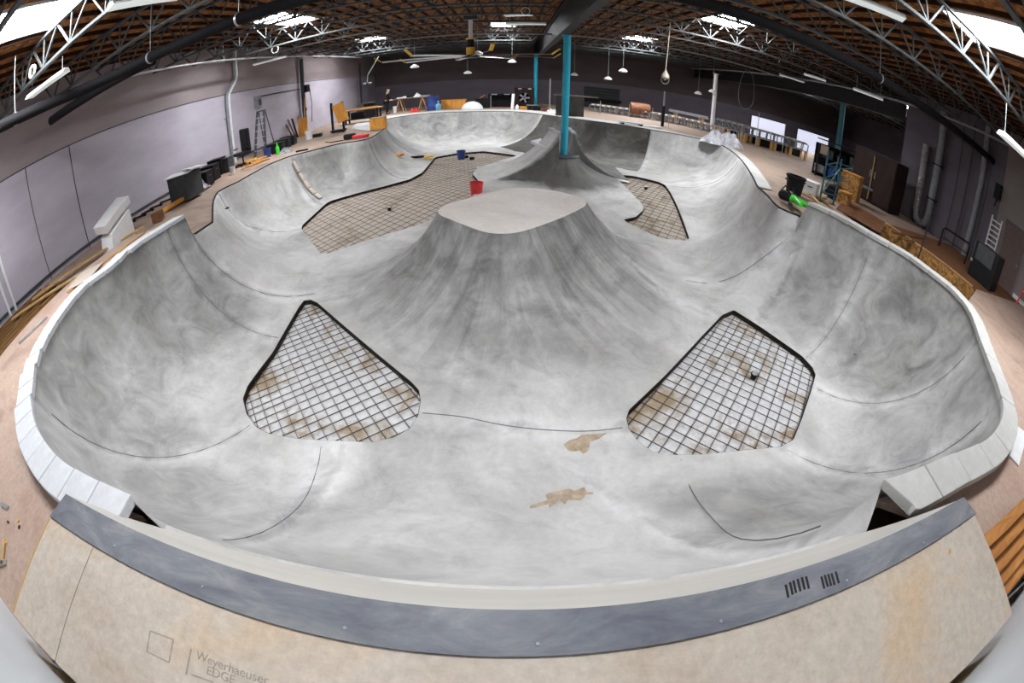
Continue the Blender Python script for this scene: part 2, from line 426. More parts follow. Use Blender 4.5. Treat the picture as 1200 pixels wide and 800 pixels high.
# volcano
VT = 1.70; VL = 3.0; VH = VT - BOWL; VR = (VL * VL + VH * VH) / (2 * VH)
vtop_px = [(513, 247), (516, 252), (530, 258), (548, 265), (565, 271), (580, 273.5), (596, 273.5), (612, 271), (640, 262), (665, 252), (683, 243), (687, 238), (684, 233), (670, 228), (650, 223.5), (628, 220.5), (608, 220), (590, 222), (565, 228), (540, 234.5), (522, 240)]
vtop = np.array([P(x, y, VT)[:2] for x, y in vtop_px])
vtop = np.array(smooth_path(list(vtop) + [vtop[0]], 0.12)[:-1])
CC = np.array(P(660.5, 182, 1.43)[:2]); CR = 0.56; CZ = 1.43; CRR = 2.0
CH = CZ - BOWL; CRUN = math.sqrt(CRR ** 2 - (CRR - CH) ** 2)
def softmin_runs(poly, base):
    """how far the curve may reach from each point of poly before it meets a floor gap"""
    r = np.full(len(poly), base)
    for hp in HP.values():
        dense = np.concatenate([hp[i] + (hp[(i + 1) % len(hp)] - hp[i]) * np.linspace(0, 1, 12)[:, None] for i in range(len(hp))])
        for i in range(len(poly)):
            r[i] = min(r[i], np.hypot(*(dense - poly[i]).T).min() - 0.06)
    r = np.maximum(r, 0.75)
    n = len(r); m = np.array([min(r[(i + k) % n] for k in range(-4, 5)) for i in range(n)])
    return np.array([np.mean([m[(i + k) % n] for k in range(-5, 6)]) for i in range(n)])
def interp_closed(arr, par):
    n = len(arr); i = np.floor(par).astype(int) % n; f = par - np.floor(par)
    return arr[i] * (1 - f) + arr[(i + 1) % n] * f
def height(q):
    d, par = near(rim, q)
    run = interp_closed(RIMRUN, par); fz = floorz(q[:, 0], q[:, 1])
    z = fz + (CURB - fz) * wallw((run - d) / run * RUN)
    flow = np.stack([par * 0.16, RUN - d, np.zeros(len(q))], 1); reg = np.zeros(len(q), int)
    dv, pv = near(vtop, q); ins = inpoly(vtop, q); dv = np.where(ins, 0, dv)
    vl = interp_closed(VRUN, pv)
    u = np.clip((vl - dv) / vl * VL, 0, VL)
    zv = fz + (VT - fz) * (VR - np.sqrt(np.maximum(VR ** 2 - u ** 2, 0))) / VH
    m = (zv > z + 1e-4) & (dv < vl); z = np.where(m, zv, z); reg[dv < 2.15] = 1; reg[ins] = 2
    m = m | ins
    flow[m] = np.stack([pv * 0.5, dv, np.full(len(q), 7.0)], 1)[m]
    dc = np.hypot(q[:, 0] - CC[0], q[:, 1] - CC[1]) - CR
    t = (CRR - np.sqrt(np.maximum(CRR ** 2 - np.clip(CRUN - np.maximum(dc, 0), 0, None) ** 2, 0))) / CH
    zc = fz + (CZ - fz) * t
    m = (zc > z) & (dc < CRUN); z = np.where(m, zc, z); reg[m & (dc < CRUN * 0.8)] = 3
    ang = np.arctan2(q[:, 0] - CC[0], -(q[:, 1] - CC[1]))
    flow[m] = np.stack([ang * 2.2, dc, np.full(len(q), 13.0)], 1)[m]
    return z, d, par, reg, flow
HATCH = {
 'front_left': [(356, 352), (364, 351), (372, 354.5), (425, 400), (482, 447), (491, 457), (493, 470), (490, 487), (480, 502), (462, 512), (437, 518), (400, 516.5), (350, 514), (315, 508), (300, 500), (289, 485), (284.5, 467), (290, 452), (320, 412), (350, 360)],
 'front_right': [(860, 363), (846, 369), (822, 394), (782, 437), (737, 480), (734, 490), (737, 502), (747, 516), (765, 529), (780, 533), (825, 532), (875, 527), (915, 523), (930, 515), (940, 490), (950, 460), (956, 439), (952, 430), (940, 417), (890, 382)],
 'rear_left': [(352, 266), (385, 236), (447, 219), (480, 210), (495, 202), (510, 184), (535, 179.5), (567, 177), (606, 182), (590, 187), (565, 195), (556, 200), (554, 204), (565, 217), (560, 224), (540, 240), (495, 262), (377.5, 299)],
 'rear_right': [(719, 204), (742, 206), (772, 213), (780, 217), (808, 279), (802, 282), (775, 279), (736, 262), (731, 257), (745, 254), (753, 247), (754.5, 242), (750, 236), (744, 230), (730, 216)],
}
HP = {}
for k, px in HATCH.items():
    pts = [np.array(PF(x, y)[:2]) for x, y in px]
    n = len(pts); out = []
    for i in range(n):                     # light corner rounding
        a, b, c = pts[i - 1], pts[i], pts[(i + 1) % n]
        out += [b * 0.94 + a * 0.06, b * 0.94 + c * 0.06]
    HP[k] = np.array(out)

RIMRUN = softmin_runs(rim, RUN)
VRUN = softmin_runs(vtop, VL)
def wallhit(px, py):
    lo_, hi_ = 2.0, 40.0; d = ray(px, py)
    t_ = np.linspace(4, 40, 1500); q_ = np.outer(t_, (d.x, d.y)); ok_ = inpoly(rim, q_)
    hz = np.where(ok_, height(q_)[0], DECK); z_ = CAM + t_ * d.z
    i_ = int(np.argmax(z_ < hz)); return Vector((q_[i_, 0], q_[i_, 1], z_[i_]))
V2 = []; E2 = []
def addv(p):
    V2.append((float(p[0]), float(p[1]))); return len(V2) - 1
# rim loop
ridx = [addv(p) for p in rim]
for i in range(NR): E2.append((ridx[i], ridx[(i + 1) % NR]))
rings = [0.02, 0.05, 0.10, 0.17, 0.26, 0.37, 0.5, 0.66, 0.84, 1.04, 1.27, 1.52, 1.8, 2.1, 2.45, 2.9]
hall = list(HP.values())
def okpt(q, dmin, rimd):
    ok = inpoly(rim, q)
    return ok
ringpts = []
for d in rings:
    q = rim + nor * d
    dd, _ = near(rim, q)
    ok = inpoly(rim, q) & (dd > d * 0.97)
    step = 1 if d < 1.3 else 2
    for i in range(0, NR, step):
        if ok[i]: ringpts.append(q[i])
ringpts = np.array(ringpts)
xs = np.arange(-10.5, 11, 0.22); ys = np.arange(0, 28.5, 0.22)
g = np.array([(x + (0.11 if j % 2 else 0), y) for j, y in enumerate(ys) for x in xs])
gd, _ = near(rim, g)
g = g[inpoly(rim, g) & (gd > 2.95)]
dv, _ = near(vtop, g); dc = np.hypot(g[:, 0] - CC[0], g[:, 1] - CC[1])
g = g[((dv > 3.0) | False) & (dc > CR + CRUN + 0.1) & ~inpoly(vtop, g)]
def offs(poly, d):
    t = np.roll(poly, -1, 0) - np.roll(poly, 1, 0); n = np.stack([t[:, 1], -t[:, 0]], 1); n /= np.linalg.norm(n, axis=1)[:, None]
    if inpoly(poly, poly + n * 0.02).mean() > 0.5: n = -n
    return poly + n * d
extra = []
vt_idx = [addv(p) for p in vtop]
for i in range(len(vt_idx)): E2.append((vt_idx[i], vt_idx[(i + 1) % len(vt_idx)]))
for d in (0.03, 0.08, 0.15, 0.25, 0.37, 0.5, 0.65, 0.82, 1.0, 1.2, 1.42, 1.66, 1.9, 2.4, 2.7, 2.98):
    o = offs(vtop, d); o = np.array(smooth_path(list(o) + [o[0]], 0.16)[:-1]); extra.append(o)
for d in np.arange(0.25, 1.4, 0.25):
    o = offs(vtop, -d); dd, _ = near(vtop, o); extra.append(o[(dd > d * 0.95) & inpoly(vtop, o)])
vring = offs(vtop, 2.15); vring = np.array(smooth_path(list(vring) + [vring[0]], 0.2)[:-1]); vri = [addv(p) for p in vring]
for i in range(len(vri)): E2.append((vri[i], vri[(i + 1) % len(vri)]))
NC = 72; cri = [addv(CC + (CR + CRUN * 0.8) * np.array((math.cos(2 * PI * k / NC), math.sin(2 * PI * k / NC)))) for k in range(NC)]
for i in range(NC): E2.append((cri[i], cri[(i + 1) % NC]))
N = 56
ring0 = np.array([CC + CR * np.array((math.cos(2 * PI * k / N), math.sin(2 * PI * k / N))) for k in range(N)])
ci = [addv(p) for p in ring0]
for i in range(N): E2.append((ci[i], ci[(i + 1) % N]))
for d in (0.04, 0.1, 0.18, 0.28, 0.4, 0.54, 0.7, 0.88, 1.08, 1.3, 1.55, CRUN):
    extra.append(np.array([CC + (CR + d) * np.array((math.cos(2 * PI * (k + 0.5) / 72), math.sin(2 * PI * (k + 0.5) / 72))) for k in range(72)]))
extra.append(np.array([CC, CC + (0.3, 0), CC - (0.3, 0), CC + (0, 0.3), CC - (0, 0.3)]))
allp = np.concatenate([ringpts, g] + extra)
allp = allp[inpoly(rim, allp)]
hd = np.full(len(allp), 1e9); hin = np.zeros(len(allp), bool)
for hp in hall:
    dd, _ = near(hp, allp); hd = np.minimum(hd, dd); hin |= inpoly(hp, allp)
allp = allp[(hd > 0.05) & ~hin]
for hp in hall:
    ii = [addv(p) for p in hp]
    for i in range(len(ii)): E2.append((ii[i], ii[(i + 1) % len(ii)]))
# panel joints: lines down the wall
def rim_at(px, py, z):
    q = np.array([P(px, py, z)[:2]]); return int(round(near(rim, q)[1][0])) % NR
joint_px = [(226, 276.5, DECK), (249, 261, DECK), (265, 218, DECK), (342, 183, DECK), (431, 163, DECK), (451, 150, DECK), (636, 134.5, DECK), (763, 152.5, DECK), (868, 187, DECK), (941, 256, DECK), (947, 239, CURB), (1027, 281, CURB), (1145, 395, CURB), (1172, 465, CURB), (1033, 570, CURB), (39, 460, CURB), (157, 589, CURB)]
J = [rim_at(*j) for j in joint_px]
for i in J:
    prev = ridx[i]
    for d in rings:
        q = rim[i] + nor[i] * d
        dd = near(rim, q[None])[0][0]
        if dd < d * 0.95 or any(inpoly(hp, q[None])[0] or near(hp, q[None])[0][0] < 0.05 for hp in hall): break
        k = addv(q); E2.append((prev, k)); prev = k
for p in allp: addv(p)
res = delaunay_2d_cdt([Vector(v) for v in V2], E2, [], 0, 1e-4)
W = np.array([(v.x, v.y) for v in res[0]]); T = np.array([f for f in res[2] if len(f) == 3])
cent = W[T].mean(1)
keep = inpoly(rim, cent)
for hp in hall: keep &= ~inpoly(hp, cent)
T = T[keep]; cent = cent[keep]
Z, D_, PAR, REG, FLOW = height(W)
# exact rim heights: rear rim is cut at deck level, front at the coping
onrim = D_ < 1e-3
rimd, rimpar = near(rim, W)
Zmax = interp_closed(rz, rimpar)
Z = np.minimum(Z, Zmax)
zt, dt, pt, rt, ft = height(cent)
used = np.unique(T); remap = np.full(len(W), -1); remap[used] = np.arange(len(used))
Tn = remap[T]
a, b, c = W[T[:, 0]], W[T[:, 1]], W[T[:, 2]]
flip = ((b - a)[:, 0] * (c - a)[:, 1] - (b - a)[:, 1] * (c - a)[:, 0]) < 0
Tn[flip] = Tn[flip][:, ::-1]
Jd = dict(zip([(x, y) for x, y, z in joint_px], J))
def rng(a_, b_): return (pt >= Jd[a_]) & (pt <= Jd[b_]) & (dt < RUN)
damp = rng((636, 134.5), (763, 152.5)) & (rt == 0)
mi = np.where(rt == 2, 1, 0)
MATS = ['conc', 'conc_top']
# pour data per vertex: x = darker mix, y = distance to the nearest pour joint, z = streakiness
def sstep(a_, b_, x): t = np.clip((x - a_) / (b_ - a_), 0, 1); return t * t * (3 - 2 * t)
tone = np.zeros(len(W)); soft = 1.2
for (k0, k1, amt) in ((Jd[(39, 460)], iL1, 0.62), (Jd[(157, 589)], Jd[(39, 460)], 0.30), (Jd[(342, 183)], Jd[(431, 163)], 0.45), (Jd[(451, 150)], Jd[(636, 134.5)], 0.60),
                      (iR0, Jd[(1027, 281)], 0.55), (Jd[(1027, 281)], Jd[(1145, 395)], 0.75), (Jd[(1145, 395)], Jd[(1172, 465)], 0.45), (Jd[(1172, 465)], iR1, 0.55)):
    inside = np.clip((PAR - k0 + soft) / (2 * soft), 0, 1) * np.clip((k1 - PAR + soft) / (2 * soft), 0, 1)
    tone = np.maximum(tone, amt * inside * (1 - sstep(1.0, 2.5, D_)))
dvW, _ = near(vtop, W); dcW = np.hypot(W[:, 0] - CC[0], W[:, 1] - CC[1]) - CR
insW = inpoly(vtop, W); dvW = np.where(insW, 0, dvW)
tone = np.maximum(tone, 0.80 * (1 - sstep(0.2, 2.7, dvW))); tone = np.maximum(tone, 1.7 * (1 - sstep(0.9, 2.5, dcW)))
streak = np.maximum(np.maximum(0.85 * (1 - sstep(0.8, 2.9, dvW)), 1 - sstep(0.8, 1.9, dcW)), 0.35 * (1 - sstep(1.5, 2.8, D_)) * (W[:, 1] > 12))
jl = []
for i in J: jl.append(np.array([rim[i] + nor[i] * d for d in (0, 0.5, 1.0, 1.6, 2.3, 2.8)]))
for px_ in ([(488, 484), (540, 489), (590, 499), (640, 504), (690, 505), (735, 501)], [(377, 518), (372, 548), (355, 588), (320, 618), (262, 634)], [(796, 533), (806, 566), (832, 605), (868, 632), (935, 645)], [(583, 273), (560, 330), (545, 400), (530, 470)], [(700, 250), (730, 300), (790, 350), (838, 374)], [(512, 250), (470, 300), (420, 345), (372, 352)]):
    jl.append(np.array([wallhit(*p)[:2] for p in px_]))
jd = np.full(len(W), 9.0)
for l_ in jl: jd = np.minimum(jd, near(l_, W, False)[0])
JOINTS = [l_ for i, l_ in zip(J, jl) if i not in (Jd[(157, 589)], Jd[(1033, 570)], Jd[(941, 256)])] + jl[len(J):len(J) + 3]
POUR = np.stack([tone, np.minimum(jd, 2.0), streak], 1)
bowl = thing('skate_bowl', 'large unfinished grey concrete skate bowl with curved walls and rebar floor gaps', 'skate bowl', (0, 9, BOWL))
def bowl_part(name, sel, mats, vol=True):
    t = Tn[sel]; u = np.unique(t); rm = np.full(len(used), -1); rm[u] = np.arange(len(u))
    me = bpy.data.meshes.new(name)
    co_ = np.c_[W[used][u], Z[used][u]] - np.array((0, 9, BOWL))
    me.from_pydata(co_.tolist(), [], rm[t].tolist())
    for m in mats: me.materials.append(M[m])
    me.polygons.foreach_set('use_smooth', [True] * len(t))
    if len(mats) > 1: me.polygons.foreach_set('material_index', mi[sel].tolist())
    at = me.attributes.new('flow', 'FLOAT_VECTOR', 'POINT'); at.data.foreach_set('vector', FLOW[used][u].astype(np.float32).ravel())
    at = me.attributes.new('pour', 'FLOAT_VECTOR', 'POINT'); at.data.foreach_set('vector', POUR[used][u].astype(np.float32).ravel())
    me.update(); me.set_sharp_from_angle(angle=math.radians(40))
    o = bpy.data.objects.new(name, me); C.objects.link(o); o.parent = bowl; return o
volc = (rt == 1) | (rt == 2); cone = rt == 3
bowl_part('bowl_wall', ~damp & ~volc & ~cone, ['conc'])
M['seam'] = plain('pour_joint_line', (0.13, 0.13, 0.135), 0.8)
for l_ in JOINTS:
    dn = [l_[i] + (l_[i + 1] - l_[i]) * t_ for i in range(len(l_) - 1) for t_ in np.linspace(0, 1, 8, endpoint=False)] + [l_[-1]]
    dn = np.array(smooth_path(list(l_), 0.12)); ok_ = inpoly(rim, dn)
    for hp in hall: ok_ &= ~inpoly(hp, dn) & (near(hp, dn)[0] > 0.04)
    dn = dn[ok_]
    if len(dn) > 3:
        zz_ = np.minimum(height(dn)[0], interp_closed(rz, near(rim, dn)[1]))
        m = MB(); m.tube([(p[0], p[1], z_ + 0.001) for p, z_ in zip(dn, zz_)], 0.007, 5); m.build('pour_joint', M['seam'], bowl)
o = bowl_part('damp_wall_panel', damp, ['conc_damp']); o['label'] = 'dark damp concrete wall panel'
o = bowl_part('volcano', volc, MATS); o['label'] = 'flat-topped concrete volcano in the middle'
o = bowl_part('column_cone', cone, ['conc']); o['label'] = 'dark concrete cone around the blue column'

# floor gaps: blinding, formwork edge, rebar
def sheet(name, outer, hole, z, mat, thick=0.06, zf=None, grid=0):
    v = [Vector(p[:2]) for p in outer]; e = [(i, (i + 1) % len(outer)) for i in range(len(outer))]
    if hole is not None:
        o = len(v); v += [Vector((float(p[0]), float(p[1]))) for p in hole]; e += [(o + i, o + (i + 1) % len(hole)) for i in range(len(hole))]
    if grid:
        o2 = np.array([p[:2] for p in outer]); gx = np.arange(o2[:, 0].min(), o2[:, 0].max(), grid); gy = np.arange(o2[:, 1].min(), o2[:, 1].max(), grid)
        gg = np.array([(x_, y_) for x_ in gx for y_ in gy]); gg = gg[inpoly(o2, gg)]; gg = gg[near(o2, gg)[0] > grid * 0.3]
        v += [Vector((float(p[0]), float(p[1]))) for p in gg]
    r = delaunay_2d_cdt(v, e, [], 0, 1e-4)
    w = np.array([(p.x, p.y) for p in r[0]]); t = np.array(r[2]); c = w[t].mean(1)
    k = inpoly(np.array([p[:2] for p in outer]), c)
    if hole is not None: k &= ~inpoly(np.asarray(hole), c)
    t = t[k]; n = len(w)
    m = MB(); fs = []
    for f in t:
        A, B, D = w[f[0]], w[f[1]], w[f[2]]
        if (B - A)[0] * (D - A)[1] - (B - A)[1] * (D - A)[0] < 0: f = f[::-1]
        fs.append(tuple(int(i) for i in f)); fs.append(tuple(int(i) + n for i in f[::-1]))
    edges = {}
    for f in fs[::2]:
        for i in range(3): edges[(f[i], f[(i + 1) % 3])] = 1
    for (i, j) in list(edges):
        if (j, i) not in edges: fs.append((j, i, i + n, j + n))
    zz = [z if zf is None else zf(p) for p in w]
    m.add([(p[0], p[1], h) for p, h in zip(w, zz)] + [(p[0], p[1], h - thick) for p, h in zip(w, zz)], fs)
    return m.build(name, mat)
def gap(key, bedmat, bedlabel, ang, sp, rebar_label, zbed, two=True, rb=0.0055):
    hp = HP[key]; c = hp.mean(0); dz = zbed - BOWL
    def fl(p): return float(floorz(p[0], p[1]))
    big = c + (hp - c) * 1.03
    dense = []
    for i in range(len(big)):
        p_, q_ = big[i], big[(i + 1) % len(big)]; n_ = max(1, int(np.linalg.norm(q_ - p_) / 0.5))
        dense += [p_ + (q_ - p_) * k / n_ for k in range(n_)]
    o = sheet('floor_bed', [tuple(p) for p in dense], None, 0.0, bedmat, 0.05, zf=lambda p: fl(p) + dz, grid=0.5); structure(o, bedlabel)
    m = MB(); n = len(hp)
    for i in range(n):
        p, q = hp[i], hp[(i + 1) % n]
        k_ = max(1, int(np.linalg.norm(q - p) / 0.8))
        for e_ in range(k_):
            a1, a2 = p + (q - p) * e_ / k_, p + (q - p) * (e_ + 1) / k_
            m.beam((a1[0], a1[1], fl(a1) + dz / 2 - 0.008), (a2[0], a2[1], fl(a2) + dz / 2 - 0.008), 0.02, -dz)
    o = m.build('form_edge', M['form']); tag(o, 'black form edge around ' + rebar_label.split(' in ')[1], 'form edge', 'form edges around the floor gaps')
    m = MB()
    for a_ in ([ang, ang + PI / 2] if two else [ang, ang + PI / 2]):
        u = np.array((math.cos(a_), math.sin(a_))); w = np.array((-u[1], u[0]))
        s_ = (hp - c) @ w
        for k in np.arange(s_.min() + sp * 0.5, s_.max(), sp):
            base = c + w * (k + rnd.uniform(-0.02, 0.02))
            ts = []
            for i in range(n):
                p, q = hp[i], hp[(i + 1) % n]
                a1, a2 = (p - base) @ w, (q - base) @ w
                if (a1 > 0) != (a2 > 0):
                    t_ = a1 / (a1 - a2); ts.append(float((p + (q - p) * t_ - base) @ u))
            ts.sort()
            for j in range(0, len(ts) - 1, 2):
                if ts[j + 1] - ts[j] > 0.15:
                    A = base + u * (ts[j] + 0.03); B = base + u * (ts[j + 1] - 0.03)
                    z = dz + 0.03 + (0.016 if a_ != ang else 0)
                    n_ = max(1, int((ts[j + 1] - ts[j]) / 1.0)); pp = [A + (B - A) * k_ / n_ for k_ in range(n_ + 1)]
                    for e_ in range(n_): m.beam((pp[e_][0], pp[e_][1], fl(pp[e_]) + z), (pp[e_ + 1][0], pp[e_ + 1][1], fl(pp[e_ + 1]) + z), rb * 2, rb * 2)
    o = m.build('rebar_mat', M['rebar']); tag(o, rebar_label, 'rebar', 'rebar mats in the floor gaps')
    return o
gap('front_left', M['bed_pale'], 'pale blotchy blinding under the front left rebar', math.radians(38), 0.185, 'rebar grid in the pale triangular floor gap left of the volcano', BOWL - 0.11)
gap('front_right', M['bed_pale'], 'pale and brown blinding under the front right rebar', math.radians(50), 0.20, 'rebar grid in the four-sided floor gap right of the volcano', BOWL - 0.11)
gap('rear_left', M['bed_tan'], 'tan blinding in the long rear floor gap', math.radians(52), 0.24, 'rebar grid in the long tan floor gap behind the volcano', BOWL - 0.10, rb=0.0042)
gap('rear_right', M['bed_brown'], 'brown blinding in the small rear floor gap', math.radians(60), 0.26, 'rebar grid in the small brown floor gap right of the blue column', BOWL - 0.10)

# ------------------------------------------------------------------ decks
rimpoly = [tuple(p) for p in rim]
XL, XR, YB, YF, X3 = -12.0, 15.8, 38.0, -0.62, 36.0
ysplit = 7.0
rl = rim[iL1]; rr_ = rim[iR0]
# rear deck (level DECK) round the back of the bowl
rear_hole = [tuple(p) for p in rear]
outer = [tuple(rear[0]), (-7.6, 7.5), (-9.2, 7.0), (-9.2, 5.3), (XL, 5.3), (XL, 34.5), (2, 35.5), (13, 33.5), (27, 24), (27, 13.2), (XR, 13.2), (XR, 9.2), (9.9, 9.2), tuple(rear[-1])]
poly = outer + rear_hole[::-1][1:-1]
_ra, _rz = np.array(rear), np.array(rearz)
def deckz(p):
    d = np.hypot(_ra[:, 0] - p[0], _ra[:, 1] - p[1]); i = int(d.argmin())
    return DECK - (DECK - float(_rz[i])) * max(0.0, 1 - float(d[i]) / 1.6)
structure(sheet('floor_deck_rear', poly, None, DECK, M['ply_deck'], zf=deckz, grid=0.7), 'dusty plywood deck around the rear of the bowl')
# front decks, a little higher, left and right of the roll-in
off_l = [tuple(rim[i] - nor[i] * 0.02) for i in range(iL0, iL1 + 1)]
lp = off_l + [(-7.6, 7.5), (-9.2, 7.0), (-9.3, 5.2), (-9.0, 2.6), (-8.6, YF), (-2.78, YF), (-2.78, 0.62)]
structure(sheet('floor_deck_front_left', lp, None, CURB - 0.12, M['ply_pink']), 'dusty pink plywood deck left of the roll-in')
off_r = [tuple(rim[i] - nor[i] * 0.02) for i in range(iR0, iR1 + 1)]
rp = off_r + [(2.88, 0.72), (2.88, 0.25), (5.6, 0.25), (5.6, YF), (XR, YF), (XR, 5.0), (11.3, 5.2), (9.35, 4.4), (9.55, 5.2), (8.85, 7.2), (7.7, 8.8)]
structure(sheet('floor_deck_front_right', rp, None, CURB - 0.12, M['ply_pink']), 'brown plywood deck right of the roll-in')
osb = [(11.3, 5.25), (10.9, 9.1), (XR, 9.1), (XR, 5.05)]
structure(sheet('floor_deck_right', osb, None, DECK + 0.1, M['redwood']), 'raised brown deck beside the right wall')
m = MB(); m.beam((11.28, 5.25, 0.99), (10.86, 9.1, 0.99), 0.05, 2.78); o = m.build('fascia_board', M['osb']); tag(o, 'osb fascia board facing the trench behind the right coping', 'fascia board')
structure(MB().box(((XL + X3) / 2, (YB + YF) / 2, -0.45), (X3 - XL, YB - YF, 0.1)).build('floor', M['slab']))

# coping blocks on the two front pockets
def coping(path, nrm, count, side, mats, gaps=()):
    path = np.array(path); seg = np.r_[0, np.cumsum(np.linalg.norm(np.diff(path, axis=0), axis=1))]
    L = seg[-1]; ts = np.linspace(0, L, count + 1)
    for k in range(count):
        t0, t1 = ts[k] + 0.012, ts[k + 1] - 0.012
        if k in gaps: t1 -= 0.10
        q = np.linspace(t0, t1, 6)
        x = np.interp(q, seg, path[:, 0]); y = np.interp(q, seg, path[:, 1])
        nx = np.interp(q, seg, nrm[:, 0]); ny = np.interp(q, seg, nrm[:, 1])
        w = 0.30; ov = 0.025; vs = []; fs = []
        tilt = rnd.uniform(0.0, 0.012) + (0.03 if k in gaps else 0)
        for i in range(6):
            ia = (x[i] + nx[i] * ov, y[i] + ny[i] * ov); oa = (x[i] - nx[i] * w, y[i] - ny[i] * w)
            dz = tilt * i / 5
            vs += [(*ia, CURB - 0.03 + dz), (*ia, CURB + 0.055 + dz), (*oa, CURB + 0.055 + dz), (*oa, CURB - 0.03 + dz)]
        for i in range(5):
            for a_ in range(4):
                b_ = (a_ + 1) % 4
                fs.append((i * 4 + a_, (i + 1) * 4 + a_, (i + 1) * 4 + b_, i * 4 + b_))
        fs += [(0, 1, 2, 3), (23, 22, 21, 20)]
        mb = MB(); mb.add(vs, fs)
        o = mb.build('coping_block', M[mats], bevel=0.008)
        tag(o, '%s pale concrete coping block from the roll-in along the %s pocket' % (ORD[k], side), 'coping block', side + ' pocket coping blocks')
coping(left, nor[iL0:iL1 + 1], 22, 'left', 'coping', (6, 8, 9, 17))
coping(right[::-1], nor[iR0:iR1 + 1][::-1], 20, 'right', 'coping_warm')
# steel edge pipe round the rear rim and the pale concrete lip behind it
m = MB(); m.tube([(p[0], p[1], h + 0.012) for p, h in zip(rear, rearz)], 0.028, 6)
tag(m.build('coping_pipe', M['dark']), 'thin dark steel pipe edging the rear rim of the bowl', 'coping pipe')
lip = []
rr = np.array(rear); rn = nor[iB0:iB1 + 1]
kk = [i for i in range(len(rr)) if rr[i][1] > 19.5 or (rr[i][0] > 5 and rr[i][1] > 10)]
rin = [tuple(rr[i] - rn[i] * 0.03) for i in kk]; rout = [tuple(rr[i] - rn[i] * (0.45 + 1.2 * min(1.0, max(0.0, (rr[i][1] - 19.0) / 3.0)))) for i in kk]
m = MB(); vs = []; fs = []
for i in range(len(kk)): vs += [(*rin[i], DECK + 0.02), (*rout[i], DECK + 0.02)]
for i in range(len(kk) - 1): fs.append((2 * i, 2 * i + 1, 2 * i + 3, 2 * i + 2))
m.add(vs, fs); o = m.build('trim_1', M['coping_warm']); structure(o, 'pale strip behind the rear rim')

# ------------------------------------------------------------------ roll-in in front
rl_ = thing('roll_in_ramp', 'plywood roll-in platform with dark transition sheet and cream curved lip', 'ramp', (0, 0.2, RAMP))
prof = []
R2 = 2.95; y0 = 0.80 + RUN
for k in range(9):
    t = k / 8; th = math.radians(66 + 15.0 * t)
    prof.append((0.885 - 0.33 * t, 2.24 + 0.56 * t))
vs = []; fs = []
nx_ = 30
for i in range(nx_ + 1):
    u = i / nx_
    for j, (yy, zz) in enumerate(prof):
        t = j / 8; hw = 1.95 + (2.88 - 1.95) * t ** 0.9
        vs.append((0.03 + (-1 + 2 * u) * hw, yy, zz))
nj = len(prof)
for i in range(nx_):
    for j in range(nj - 1):
        fs.append((i * nj + j, (i + 1) * nj + j, (i + 1) * nj + j + 1, i * nj + j + 1))
MB().add(vs, fs, True).build('curved_lip', M['cream'], rl_)
for s in (-1, 1):
    m = MB(); pv = []
    for j, (yy, zz) in enumerate(prof):
        t = j / 8; hw = 1.95 + (2.88 - 1.95) * t ** 0.9
        pv.append((0.03 + s * (hw - 0.01), yy, zz - 0.004))
    low = [(p[0], p[1], p[2] - 0.5) for p in pv]
    m.add(pv + low, [(j, j + 1, nj + j + 1, nj + j) for j in range(nj - 1)])
    m.build('side_panel', M['form'], rl_)
SX0, SX1 = -2.84, 2.98
m = MB(); m.prism([(-2.80, 0.555), (2.94, 0.555), (SX1 + 0.03, 0.385), (SX0 - 0.02, 0.335)], RAMP - 0.01, RAMP + 0.012)
o = m.build('transition_sheet', M['strip'], rl_); o['label'] = 'scuffed dark blue-grey transition sheet'
for k, (xa, xb) in enumerate([(SX0 - 0.02, -2.235), (-2.228, 2.99)]):
    MB().prism([(xa, 0.375), (xb, 0.385), (xb, -0.49), (xa, -0.49)], RAMP - 0.03, RAMP).build('plywood_sheet', M['ply'], rl_)
for k in range(9):
    x = SX0 + 0.1 + k * 0.71
    MB().lathe((x, 0.41, RAMP + 0.012), [(0.009, 0), (0.007, 0.004)], 8).build('screw', M['steel'], rl_)
for k, (px, py) in enumerate(((922, 693), (927, 690), (931, 688), (936, 686), (941, 684), (946, 683), (964, 683), (968, 681), (972, 680), (976, 679), (981, 677))):
    q = P(px, py, RAMP + 0.013); MB().beam((q.x, q.y - 0.03, q.z), (q.x + 0.006, q.y + 0.035, q.z), 0.012, 0.002).build('scuff_mark', M['dark'], rl_)
def lettering(txt, px0, px1, h, mat, parent, z):
    A, B = P(*px0, z), P(*px1, z); cu = bpy.data.curves.new('lettering', 'FONT'); cu.body = txt; cu.size = h; cu.extrude = 0.0005
    o = bpy.data.objects.new('lettering', cu); C.objects.link(o)
    me = bpy.data.meshes.new_from_object(o.evaluated_get(bpy.context.evaluated_depsgraph_get())); bpy.data.objects.remove(o)
    o = bpy.data.objects.new('lettering', me); C.objects.link(o); me.materials.clear(); me.materials.append(mat)
    o.parent = parent; o.location = A - Vector(parent['_o']); o.rotation_euler = (0, 0, math.atan2(B.y - A.y, B.x - A.x)); return o
M['ink'] = plain('faded_ink', (0.33, 0.285, 0.235), 0.8, scale=20)
lettering('Weyerhaeuser', (229, 771), (300, 798), 0.062, M['ink'], rl_, RAMP + 0.0012)
lettering('EDGE', (241, 789), (262, 797), 0.06, M['ink'], rl_, RAMP + 0.0012)
ln = [((176, 739), (203, 749)), ((203, 749), (198, 776)), ((198, 776), (172, 763)), ((172, 763), (176, 739)), ((224, 760), (218, 790)), ((224, 790), (250, 799))]
for a_, b_ in ln:
    A, B = P(*a_, RAMP + 0.001), P(*b_, RAMP + 0.001); MB().beam(A, B, 0.008, 0.001).build('stamp_line', M['ink'], rl_)
m = MB()
for x in (-2.8, 2.95):
    m.beam((x, -0.49, 2.6), (x, 0.36, 2.6), 0.04, 0.34)
